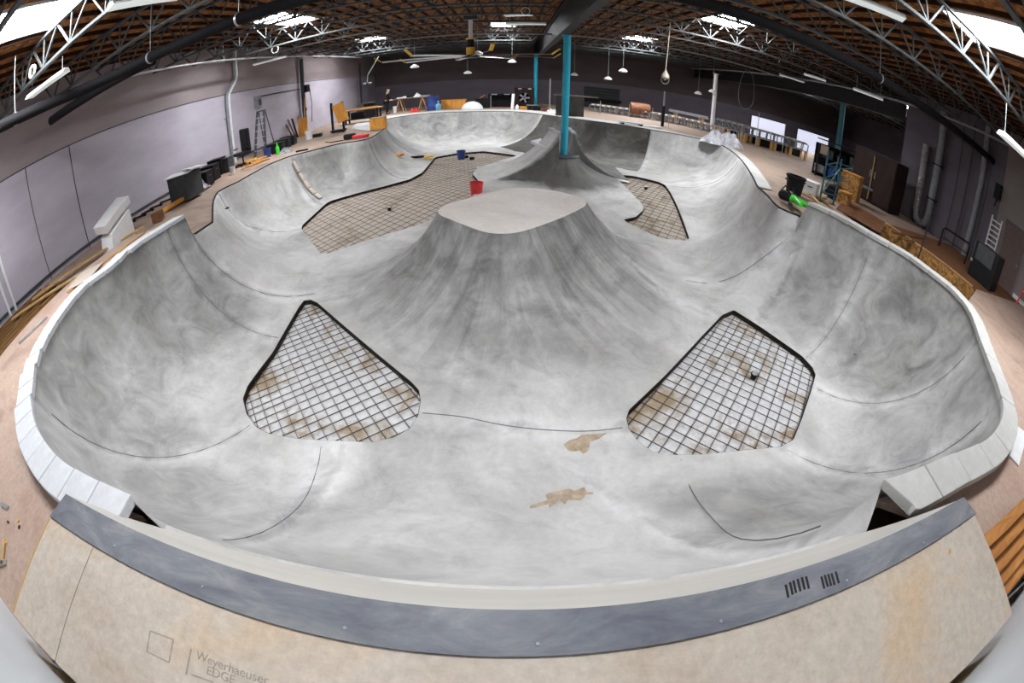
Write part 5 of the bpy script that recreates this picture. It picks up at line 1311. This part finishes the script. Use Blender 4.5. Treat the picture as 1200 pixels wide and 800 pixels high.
MB().tube([A, A + Vector((0, 0, 0.6)), A + Vector((0, -0.08, 0.68)) , B + Vector((0, 0.08, 0.68)), B + Vector((0, 0, 0.6)), B], 0.035, 8).build('loop', M['dark'], t); MB().beam(A + Vector((0, 0, 0.35)), B + Vector((0, 0, 0.35)), 0.03, 0.03).build('mid_rail', M['dark'], t)
q = P(1152, 336, DECK + 0.1); zt_ = ztop(q, 1156, 290)
t = thing('machine_cabinet', 'tall black machine cabinet at the foot of the right wall', 'cabinet', (q.x, q.y, DECK + 0.1))
MB().box((q.x + 0.4, q.y + 0.3, (DECK + 0.1 + zt_) / 2), (0.75, 1.0, zt_ - DECK - 0.1), 0.1).build('body', M['dark'], t, bevel=0.03)
MB().box((q.x + 0.02, q.y + 0.3, DECK + 0.9), (0.04, 0.7, 0.5), 0.1).build('front_panel', M['grey'], t); MB().box((q.x - 0.01, q.y + 0.75, DECK + 0.55), (0.05, 0.08, 0.08), 0.1).build('knob', M['galv'], t)
A = PX(1155, 289, XR - 0.3); 
t = thing('wire_rack', 'narrow white wire rack standing on the right wall behind the black machine', 'rack', (XR - 0.2, 7.2, DECK + 0.1))
for dy in (-0.25, 0.25): MB().beam((XR - 0.15, 7.2 + dy, DECK + 0.1), (XR - 0.15, 7.2 + dy, 4.4), 0.05, 0.05).build('upright', M['white'], t)
for k in range(9): MB().beam((XR - 0.15, 6.95, 2.8 + 0.18 * k), (XR - 0.15, 7.45, 2.8 + 0.18 * k), 0.03, 0.05).build('rung', M['white'], t)
t = thing('door_2', 'brown door in the right wall', 'door', (XR - 0.05, 6.25, DECK)); t['kind'] = 'structure'
MB().box((XR - 0.03, 6.2, DECK + 0.1 + 1.05), (0.06, 1.1, 2.1)).build('leaf', plain('brown_door', (0.12, 0.08, 0.068), 0.6), t)
f = MB(); f.box((XR - 0.02, 5.62, 3.45), (0.1, 0.07, 2.2)); f.box((XR - 0.02, 6.78, 3.45), (0.1, 0.07, 2.2)); f.box((XR - 0.02, 6.2, 4.54), (0.1, 1.23, 0.08)); f.build('frame', M['wall_dark'], t)
MB().lathe((XR - 0.09, 5.8, 3.35), [(0.035, 0), (0.035, 0.05)], 10).build('handle', M['steel'], t)
structure(MB().box((XR - 0.02, 5.2, DECK + 0.17), (0.03, 1.0, 0.14)).build('baseboard_right', M['white']))
q = PX(1170, 225, XR - 0.1); t = thing('hoist_box', 'black control box high on the right wall', 'control box', (XR - 0.12, q.y, q.z - 0.25))
MB().box((XR - 0.12, q.y, q.z), (0.24, 0.3, 0.55)).build('case', M['dark'], t, bevel=0.02); MB().tube([(XR - 0.12, q.y, q.z - 0.28), (XR - 0.15, q.y + 0.05, q.z - 0.55)], 0.03, 6).build('cable', M['dark'], t)
A = P(1180, 365, DECK + 0.1)
t = thing('extension_ladder', 'red ladder leaning on the right wall', 'ladder', (14.9, 4.9, DECK + 0.1))
for y in (4.95, 4.5): MB().beam((14.75, y, DECK + 0.1), (XR - 0.06, y, 4.9), 0.04, 0.09).build('rail', M['red'], t)
for k in range(8):
    f = (k + 0.7) / 8.4; MB().beam((14.75 + (XR - 14.81) * f, 4.95, DECK + 0.1 + 2.5 * f), (14.75 + (XR - 14.81) * f, 4.5, DECK + 0.1 + 2.5 * f), 0.03, 0.03).build('rung', M['galv'], t)
# right foreground: white sheet, stair of orange timber, scraps
q4 = [P(1190, 497, CURB - 0.1), P(1204, 508, CURB - 0.1), P(1194, 545, CURB - 0.1), P(1183, 533, CURB - 0.1)]
o = MB().prism([(p.x, p.y) for p in q4], CURB - 0.118, CURB - 0.10).build('white_sheet', M['white']); tag(o, 'white board lying against the right coping', 'board')
t = thing('timber_steps', 'orange timber steps at the right end of the roll-in', 'steps', (3.7, 0.1, 1.6))
for k in range(5):
    zz_ = 2.70 - 0.06 * k; yc = 0.16 - 0.125 * k
    MB().box((4.25, yc, zz_ - 0.02), (2.4, 0.115, 0.04)).build('tread', M['orange_dark'], t); MB().box((4.25, yc - 0.05, zz_ - 0.09), (2.4, 0.025, 0.14)).build('riser', M['orange_dark'], t)
m = MB(); m.beam((3.08, -0.40, 2.25), (3.08, 0.2, 2.5), 0.05, 0.16); m.build('stringer', M['orange_dark'], t)
for x_ in (3.08, 5.3): MB().beam((x_, 0.0, -0.4), (x_, 0.0, 2.36), 0.06, 0.06).build('post', M['orange_dark'], t)
m = MB(); m.beam((5.3, -0.40, 2.25), (5.3, 0.2, 2.5), 0.05, 0.16); m.build('stringer', M['orange_dark'], t)
q = P(1113, 649, RAMP); o = MB().add([(q.x - .02, q.y, RAMP + .001), (q.x + .02, q.y + .006, RAMP + .002), (q.x + .016, q.y + .03, RAMP + .014), (q.x - .012, q.y + .025, RAMP + .018), (q.x, q.y + .014, RAMP + .002)], [(0, 1, 4), (1, 2, 4), (2, 3, 4), (3, 0, 4), (3, 2, 1, 0)]).build('scrap', M['yellow']); tag(o, 'tiny yellow scrap on the plywood roll-in platform', 'scrap')
# left foreground scraps and pipe
A, B = P(-20, 672, 2.43 + 0.06), P(30, 697, 2.43 + 0.06); d_ = (B - A).normalized(); pole((-9.0, -0.5, 2.49), (-4.2, -0.5, 2.49), 0.055, M['white'], 'white pipe lying on the deck behind the roll-in', 'pipe', 'pipe', n=14)
for k, (px, py, a, m_, L_, l) in enumerate(((6, 593, 0.1, 'galv', 0.14, 'flat metal strip on the pink deck left of the roll-in'), (3, 660, 0.6, 'galv', 0.12, 'small metal angle on the pink deck near the white pipe'), (4, 648, 2.2, 'lumber', 0.2, 'splinter of wood on the pink deck'))):
    q = P(px, py, CURB - 0.11); o = MB().box((q.x, q.y, CURB - 0.105), (L_ * 1.4, 0.05, 0.02), a).build('offcut', M[m_], bevel=0.003); tag(o, l, 'offcut')
for k, (px, py) in enumerate(((10, 612), (22, 611), (23, 618), (8, 636))):
    q = P(px, py, CURB - 0.12); o = MB().box((q.x, q.y, CURB - 0.112), (0.035, 0.02, 0.015), k).build('wood_chip', M['yellow' if k % 2 else 'dark']); tag(o, '%s small chip on the pink deck left of the roll-in' % ORD[k], 'chip', 'chips on the pink deck')
# ------------------------------------------------------------------ things in the bowl
q = PF(571, 225); 
q = PF(558.5, 225); bucket((q.x, q.y, float(floorz(q.x, q.y)) - 0.10), 0.22, 0.44, M['red'], 'red bucket in the long tan floor gap')
q = PF(540.5, 184); bucket((q.x, q.y, float(floorz(q.x, q.y)) - 0.10), 0.2, 0.42, M['bluep'], 'dark blue bucket at the far end of the tan floor gap')
for k, (px, py, l) in enumerate(((546, 182.5, 'left'), (553, 184.5, 'right'))):
    q = PF(px, py); o = MB().box((q.x, q.y, float(floorz(q.x, q.y)) - 0.04), (0.2, 0.15, 0.12), 0.3).build('small_block', M['dark'], bevel=0.01); tag(o, '%s small dark block right of the dark blue bucket' % l, 'block')
q = PF(500, 187); t = thing('trowel_float', 'yellow and black hand tool lying on the edge of the tan floor gap', 'hand tool', q)
MB().box((q.x + 0.1, q.y, q.z + 0.12), (0.45, 0.2, 0.1), 0.3).build('blade', M['yellow'], t, bevel=0.01); MB().tube([(q.x - 0.1, q.y, q.z + 0.16), (q.x - 0.7, q.y - 0.15, q.z + 0.18)], 0.06, 8).build('handle', M['dark'], t)
q = PF(468.5, 194.5); zz_ = height(np.array([[q.x, q.y]]))[0][0]; o = MB().box((q.x, q.y, zz_ + 0.09), (0.42, 0.26, 0.1), -0.6).build('wood_block', M['orange'], bevel=0.02); tag(o, 'brown wood block lying on the bowl wall at left rear', 'block')
for k, (px, py, h) in enumerate(((456, 243, 'tan floor gap'), (884.5, 438, 'four-sided floor gap'), (757, 219, 'small brown floor gap'))):
    q = PF(px, py); z_ = float(floorz(q.x, q.y)) - 0.16
    t = thing('floor_drain', 'small dark drain standing in the ' + h, 'drain', (q.x, q.y, z_))
    MB().lathe((q.x, q.y, z_), [(0.055, 0), (0.055, 0.14), (0.075, 0.14), (0.075, 0.17)], 14).build('pipe', M['dark'], t); MB().lathe((q.x, q.y, z_ + 0.17), [(0.06, 0), (0.05, 0.015)], 14).build('grate', M['galv'], t)
def patch(px_, mat, label, name, cat):
    c_ = [wallhit(*p) for p in px_]; vs = [(p.x, p.y, p.z + 0.004) for p in c_]; m_ = sum((Vector(v) for v in vs), Vector()) / len(vs); vs.append((m_.x, m_.y, m_.z + 0.014)); n_ = len(c_)
    o = MB().add(vs, [(i, (i + 1) % n_, n_) for i in range(n_)], True).build(name, mat); tag(o, label, cat); o['kind'] = 'stuff'; return o
M['sand'] = plain('tan_sand', (0.36, 0.285, 0.205), 0.9, scale=9, var=0.3)
patch([(608, 600), (614, 594), (624, 588), (636, 580), (650, 572), (668, 571), (682, 570), (690, 568), (696, 574), (695, 579), (687, 580), (683, 587), (678, 581), (668, 583), (662, 592), (654, 586), (645, 592), (638, 600), (630, 596), (621, 599)], M['sand'], 'tan sand swept into a streak on the bowl floor before the volcano', 'sand_streak', 'sand')
patch([(658, 513), (670, 510), (688, 509), (704, 508), (712, 507), (702, 514), (694, 516), (690, 526), (692, 538), (682, 541), (676, 532), (668, 530), (662, 524)], M['sand'], 'tan sand left by the seam beside the four-sided floor gap', 'sand_streak', 'sand')
# form planks still standing on the left rear wall joint
fp = [(343, 189), (350, 203), (356, 212), (362, 221), (369, 228), (376, 233)]
bw = bpy.data.objects
hp_ = [wallhit(*p) for p in fp]
for k in range(len(hp_) - 1):
    a, b = hp_[k], hp_[k + 1]; d_ = (b - a); board(a + d_ * 0.06 + Vector((.03, -.03, .03)), b - d_ * 0.06 + Vector((.03, -.03, .03)), 0.16, 0.07, M['ply'], '%s form plank from the top on the left rear wall joint' % ORD[k], 'form_plank', 'plank', 'form planks on the left rear wall')
A, B = P(224, 264, 2.08), P(270, 243, 2.0); B = wallhit(268, 244) + Vector((0, 0, 0.03)); board(A, B, 0.05, 0.05, M['dark'], 'dark rebar stake lying over the left rim step', 'stake', 'stake')
# quarter-pipe wings beside the blue column
def wing(lip_a, lip_b, out, run, zl, mat, label, name, lipmat, flank=1.2, toe=(0.9, 0.3), tn=0.0):
    """a concrete quarter pipe from the floor to the lip a-b; its near side a flares out into a concave flank"""
    a, b = Vector(lip_a), Vector(lip_b); o_ = Vector(out).normalized(); n = 18; nf = 8; rows = []
    t = thing(name, label, 'quarter pipe', ((a + b) / 2).to_tuple())
    e_ = (b - a).normalized(); flow = []; pour = []
    for i in range(n + 1):
        u = run * i / n; row = []
        f_ = (i / n)
        A = a + o_ * u - e_ * toe[0] * f_ ** 1.4; B = b + o_ * u + e_ * toe[1] * f_ ** 1.4
        f0 = float(floorz(A.x, A.y)); hh = zl - f0; r_ = (run * run + hh * hh) / (2 * hh); z_ = f0 + r_ - math.sqrt(max(r_ * r_ - (run - u) ** 2, 0))
        for k in range(nf, 0, -1):
            q_ = A - e_ * flank * (1 - 0.5 * f_) * k / nf
            row.append((q_.x, q_.y, f0 - 0.02 + (z_ - f0 + 0.02) * (1 - k / nf) ** 2.2)); pour.append((1.7 * (1 - sstep(0.55, 1.0, f_)), 1.5, 0.9)); flow.append((u * 1.3, k * 0.2, 21))
        for k in range(5):
            q_ = A.lerp(B, k / 4); row.append((q_.x, q_.y, z_ + 0.012)); pour.append((tn, 1.5, 0.3)); flow.append((k * 0.5, u, 23))
        row.append((B.x, B.y, f0 - 0.1)); pour.append((0.7, 1.5, 0.3)); flow.append((2, u, 25))
        rows.append(row)
    w_ = len(rows[0]); vs = [p for r in rows for p in r]; fs = []
    for i in range(n):
        for k in range(w_ - 1): fs.append((i * w_ + k, i * w_ + k + 1, (i + 1) * w_ + k + 1, (i + 1) * w_ + k))
    base = len(vs); vs += [(p[0], p[1], float(floorz(p[0], p[1])) - 0.1) for p in rows[0]]; pour += [(0.7, 1.5, 0.3)] * w_; flow += [(0, 0, 9)] * w_
    for k in range(w_ - 1): fs.append((base + k, base + k + 1, k + 1, k))
    mb = MB(); mb.v = vs; mb.f = fs; mb.sm = [True] * len(fs)
    o2 = mb.build('curved_face', mat, t, sharp=45)
    for nm_, dat in (('flow', flow), ('pour', pour)):
        at = o2.data.attributes.new(nm_, 'FLOAT_VECTOR', 'POINT'); at.data.foreach_set('vector', np.array(dat, np.float32).ravel())
    MB().beam((a.x, a.y, zl + 0.02), (b.x, b.y, zl + 0.02), 0.14, 0.07).build('lip', lipmat, t)
    return t
lw_ = wing(P(656, 161, 2.25) + Vector((0, 0.35, 0)), P(645, 148, 2.45), (-1, 0.0, 0), 2.9, 2.35, M['conc'], 'pale concrete quarter pipe rising left of the blue column', 'quarter_pipe', M['conc_mid'], 0.45)
wing(P(672, 156, 2.25) + Vector((0, -0.3, 0)), P(672, 156, 2.25) + Vector((0, 1.6, 0)), (1, -0.1, 0), 2.1, 2.25, M['conc'], 'dark concrete quarter pipe rising right of the blue column', 'quarter_pipe', M['conc_mid'], 0.4, (0.5, 0.3), 1.3)
from mathutils.bvhtree import BVHTree
me_ = lw_.children[0].data; bv = BVHTree.FromPolygons([tuple(v.co + Vector(lw_['_o'])) for v in me_.vertices], [tuple(p.vertices) for p in me_.polygons])
def onwing(px, py, back):
    d = ray(px, py).normalized(); h_ = bv.ray_cast(Vector((0, 0, CAM)), d)
    return (h_[0] if h_[0] is not None else Vector((0, 0, CAM)) + d * 18.6) - d * back
q = [onwing(622, 165, 0.15), onwing(634, 162, -0.05), onwing(639, 172, 0.05)]
m = MB(); m.add([tuple(p) for p in q] + [(p.x, p.y, p.z - 0.12) for p in q], [(0, 1, 2), (5, 4, 3), (0, 3, 4, 1), (1, 4, 5, 2), (2, 5, 3, 0)])
tag(m.build('ledge_piece', M['coping']), 'small pale triangular ledge on the quarter pipe left of the blue column', 'ledge')
m = MB(); m.lathe((CC[0], CC[1], CZ - 0.02), [(CR + 0.03, 0), (CR + 0.05, 0.03), (CR - 0.02, 0.06), (CR - 0.3, 0.06)], 40); tag(m.build('collar_ring', M['grey']), 'dark ring at the foot of the blue column', 'ring')

# ------------------------------------------------------------------ overhead
def lamp(c, ang_, L_, label, drop=0.5, group='strip lights under the roof', mat='tube', w_=0.3):
    x, y, z = c
    t = thing('strip_light', label, 'strip light', c, group); R = Matrix.Rotation(ang_, 3, 'Z')
    vs = []; pr = [(-w_ / 2, 0), (-w_ * 0.25, 0.09), (w_ * 0.25, 0.09), (w_ / 2, 0)]
    for s in (-1, 1): vs += [Vector(c) + R @ Vector((s * L_ / 2, a, b)) for a, b in pr]
    MB().add(vs, [(0, 1, 5, 4), (1, 2, 6, 5), (2, 3, 7, 6), (3, 2, 1, 0), (4, 5, 6, 7)]).build('reflector', M['white'], t)
    MB().box(Vector(c) + Vector((0, 0, 0.015)), (L_ * 0.98, w_ * 0.9, 0.03), ang_).build('diffuser', M[mat], t)
    for s in (-1, 1):
        p = Vector(c) + R @ Vector((s * L_ * 0.4, 0, 0.09)); MB().tube([p, p + Vector((0, 0, drop))], 0.008, 5).build('hanger', M['steel'], t)
    return t
def lamp_px(a, b, z, label, **k):
    A, B = P(*a, z), P(*b, z); d = B - A; c_ = (A + B) / 2
    L_ = k.pop('L', max(1.0, d.length)); return lamp((c_.x, c_.y, z), math.atan2(d.y, d.x), L_, label, **k)
lamp_px((34, 116), (78, 84), 6.6, 'strip light hanging near the left wall below the front left skylight', drop=0.3)
lamp_px((152, 5), (192, -1), 6.6, 'strip light at the top left between skylight and black pipe', L=1.3, drop=0.3)
lamp_px((297, 77), (336, 67), 6.6, 'strip light before the left wall under the middle left skylight', drop=0.3)
lamp_px((990, -3), (1036, 14), 6.6, 'strip light at the top right beside the front right skylight', L=1.3, drop=0.3)
lamp_px((593, 19), (622, 18), 6.9, 'upper strip light above the ceiling fan', drop=0.3)
lamp_px((593, 29), (640, 29), 6.55, 'lower strip light above the ceiling fan', drop=0.4)
lamp_px((914, 88), (942, 97), 6.6, 'strip light left of the black pipe in the right bay', drop=0.4)
lamp_px((944, 88), (966, 95), 6.6, 'strip light nearest the black pipe in the right bay', drop=0.4)
lamp_px((1180, 164), (1200, 183), 5.9, 'strip light close to the right wall', L=1.3, drop=0.6)
lamp_px((1000, 105), (1035, 118), 6.2, 'strip light in front of the teal column', drop=0.5)
hb = [((548, 86), 30), ((486, 79), 27), ((559.5, 64), 22), ((600, 73), 28), ((673, 88), 33), ((712.5, 93), 30), ((730, 84), 27), ((818, 110), 30), ((835, 108), 27)]
pl = ['left of the fan hub below it', 'left of the fan', 'at the fan hub', 'right of the fan hub', 'behind the blue column', 'right of the blue column on a long stem', 'right of the blue column, higher', 'left of the white column', 'by the top of the white column']
for (px, d_), l in zip(hb, pl):
    q = PY(px[0], px[1], d_); t = thing('bay_light', 'small white bay light ' + l, 'bay light', q, 'hanging bay lights')
    MB().lathe(q, [(0.27, 0), (0.28, 0.05), (0.2, 0.12), (0.08, 0.2)], 14).build('shade', M['white'], t); MB().lathe(q + Vector((0, 0, -0.02)), [(0.24, 0), (0.24, 0.03)], 14).build('lens', M['tube'], t)
    top_ = 7.66; MB().tube([q + Vector((0, 0, 0.24)), (q.x, q.y, top_)], 0.012, 5).build('stem', M['steel'], t)
q = PY(779.5, 91, 17.5); t = thing('hanging_cone', 'tan cone-shaped lamp hanging on a long rod right of the blue column', 'hanging lamp', q)
M['beige'] = plain('beige_enamel', (0.42, 0.37, 0.30), 0.5)
MB().lathe(q, [(0.0, -0.12), (0.17, 0.0), (0.16, 0.12), (0.05, 0.3), (0.03, 0.36)], 18).build('shade', M['beige'], t); MB().tube([q + Vector((0, 0, 0.34)), (q.x + 0.12, q.y, 7.5)], 0.022, 6).build('rod', M['beige'], t)
MB().tube([(q.x + 0.17 * math.cos(a), q.y, q.z - 0.1 + 0.17 * math.sin(a)) for a in np.linspace(0, 2 * PI, 20, endpoint=False)], 0.012, 5, True).build('wire_guard', M['steel'], t)
q = PY(873, 128, 26); m = MB(); m.tube([(q.x + 0.6 * math.sin(a), q.y, q.z + 0.95 - 0.95 * math.cos(a) * (1 if math.cos(a) > 0 else 1.9)) for a in np.linspace(-PI * 0.97, PI * 0.97, 40)], 0.014, 5); tag(m.build('cable_loop', M['steel']), 'thin cable loop hanging left of the daylit panel doors', 'cable')
# ceiling fan
hz = PY(551.5, 66, 17.2); x, y, z = hz
t = thing('ceiling_fan', 'huge eight-bladed ceiling fan with yellow blade tips', 'ceiling fan', hz)
MB().lathe((x, y, z - 0.08), [(0.05, 0), (0.34, 0.03), (0.34, 0.13), (0.1, 0.16)], 24).build('hub', M['grey'], t)
MB().lathe((x, y, z + 0.07), [(0.16, 0), (0.17, 0.3), (0.1, 0.32)], 16).build('gearbox', M['yellow'], t)
MB().lathe((x, y, z + 0.39), [(0.13, 0), (0.13, 0.32)], 16).build('motor', M['dark'], t)
MB().lathe((x, y, z + 0.71), [(0.18, 0), (0.18, 0.06)], 16).build('motor_flange', M['yellow'], t)
MB().lathe((x, y, z + 0.77), [(0.08, 0), (0.08, 7.0 - z - 0.77)], 14).build('down_tube', M['white'], t)
MB().box((x, y, 6.98), (0.5, 0.4, 0.16)).build('mount', M['grey'], t)
for k in range(8):
    a = 2 * PI * k / 8 + 0.28; u = Vector((math.cos(a), math.sin(a), 0)); v = Vector((-math.sin(a), math.cos(a), 0))
    vs = []; rr_ = [0.3, 1.0, 2.2, 3.3]
    for r_ in rr_:
        c_ = Vector((x, y, z)) + u * r_
        for s, h_ in ((-0.09, -0.02), (0.0, 0.025), (0.09, 0.03), (0.0, 0.0)): vs.append(c_ + v * s + Vector((0, 0, h_)))
    fs = [(0, 1, 2, 3), (15, 14, 13, 12)]
    for i in range(3):
        for j in range(4): fs.append((i * 4 + j, i * 4 + (j + 1) % 4, (i + 1) * 4 + (j + 1) % 4, (i + 1) * 4 + j))
    bl = MB().add(vs, fs).build('blade', M['galv'], t)
    c_ = Vector((x, y, z)) + u * 3.3; Rw = Matrix.Rotation(a, 3, 'Z') @ Matrix.Rotation(math.radians(-35), 3, 'Y')
    MB().box(c_ + u * 0.16 + Vector((0, 0, 0.11)), (0.36, 0.13, 0.025), rot=Rw).build('winglet', M['yellow'], t)
# black main pipe, sprinkler pipes, cables
def pipe_run(pts, r, mat, label, rings=(), name='roof_pipe'):
    t = thing(name, label, 'pipe', pts[len(pts) // 2]); MB().tube(pts, r, 14).build('tube', M[mat], t)
    for f in rings:
        i = min(int(f * (len(pts) - 1)), len(pts) - 2); g_ = f * (len(pts) - 1) - i; p = Vector(pts[i]).lerp(Vector(pts[i + 1]), g_)
        MB().lathe(p - Vector((0.02, 0, 0)), [(r + 0.012, 0), (r + 0.012, 0.04)], 16, Matrix.Rotation(PI / 2, 3, 'Y')).build('clamp', M['galv'], t); MB().tube([p + Vector((0, 0, r)), (p.x, p.y, 7.5)], 0.01, 5).build('hanger', M['steel'], t)
    return t
pipe_run([(-8.5, 1.6, 6.2), (-8.45, 3.3, 6.2), (-8.4, 4.4, 6.2), (-8.15, 5.5, 6.2), (-7.4, 6.2, 6.2), (-5.9, 6.55, 6.2), (-4.2, 6.6, 6.2), (0, 6.9, 6.2), (5, 7.3, 6.2), (10, 7.8, 6.2), (15.6, 7.9, 6.2)], 0.125, 'duct', 'thick black pipe crossing the whole room under the roof', (0.15, 0.45, 0.58, 0.72, 0.86))
pipe_run([(-10.45, 5.95, 6.2), (-9.2, 6.25, 6.2), (-8.0, 6.5, 6.2), (-6.9, 6.72, 6.2)], 0.12, 'duct', 'short black pipe end beside the thick black pipe at left', ())
pipe_run([(-10.4, 5.0, 6.75), (-10.4, 14, 6.75), (-10.4, 30, 6.75)], 0.045, 'galv', 'thin pale sprinkler pipe running along the left wall', (0.2, 0.5, 0.8))
pipe_run([(13.8, 4.0, 6.75), (13.8, 20, 6.75), (13.8, 34, 6.75)], 0.045, 'midgrey', 'thin sprinkler pipe in the right bay', (0.3, 0.6))
pipe_run([(-5.5, 21.0, 6.72), (1.5, 21.0, 6.72), (14, 21.0, 6.72)], 0.05, 'midgrey', 'sprinkler pipe crossing behind the ceiling fan', (0.3, 0.7))
for k, (px, py, z_, r_) in enumerate(((37, 84, 6.9, 0.12), (322, 58, 6.85, 0.16), (616, 13, 6.95, 0.14))):
    q = P(px, py, z_); m = MB()
    for j in range(3): m.tube([(q.x + r_ * math.cos(a), q.y + 0.02 * j, q.z + r_ * math.sin(a)) for a in np.linspace(0, 2 * PI, 22, endpoint=False)], 0.012, 5, True)
    tag(m.build('cable_coil', M['white'])  , ['pale cable coil on the joist near the front left skylight', 'pale cable coil below the middle left skylight', 'pale cable coil above the ceiling fan'][k], 'cable coil')
A = PY(447, 72, 27); 
t = thing('hanging_camera', 'small twin spotlight on a bent rod left of the fan', 'spotlight', PY(431, 97, 27)); A0, A1, A2 = PY(444, 66, 27), PY(431, 88, 27), PY(430.5, 97, 27)
MB().tube([A0, A1, A2], 0.025, 6).build('arm', M['galv'], t)
for s in (-0.18, 0.18): MB().box(A2 + Vector((s, 0, -0.03)), (0.2, 0.2, 0.12)).build('head', M['midgrey'], t, bevel=0.02)
#</P2>

# ------------------------------------------------------------------ view
sc = bpy.context.scene
w = bpy.data.worlds.new('world'); sc.world = w; w.use_nodes = True
w.node_tree.nodes['Background'].inputs[0].default_value = (0.75, 0.85, 1.0, 1); w.node_tree.nodes['Background'].inputs[1].default_value = 0.6
vs_ = sc.view_settings; vs_.view_transform = 'Standard'; vs_.look = 'None'; vs_.gamma = 1.0; vs_.use_curve_mapping = False
vs_.exposure = -0.02
sc.cycles.use_denoising = True
sc.cycles.max_bounces = 8; sc.cycles.diffuse_bounces = 5
sc.cycles.sample_clamp_indirect = 8
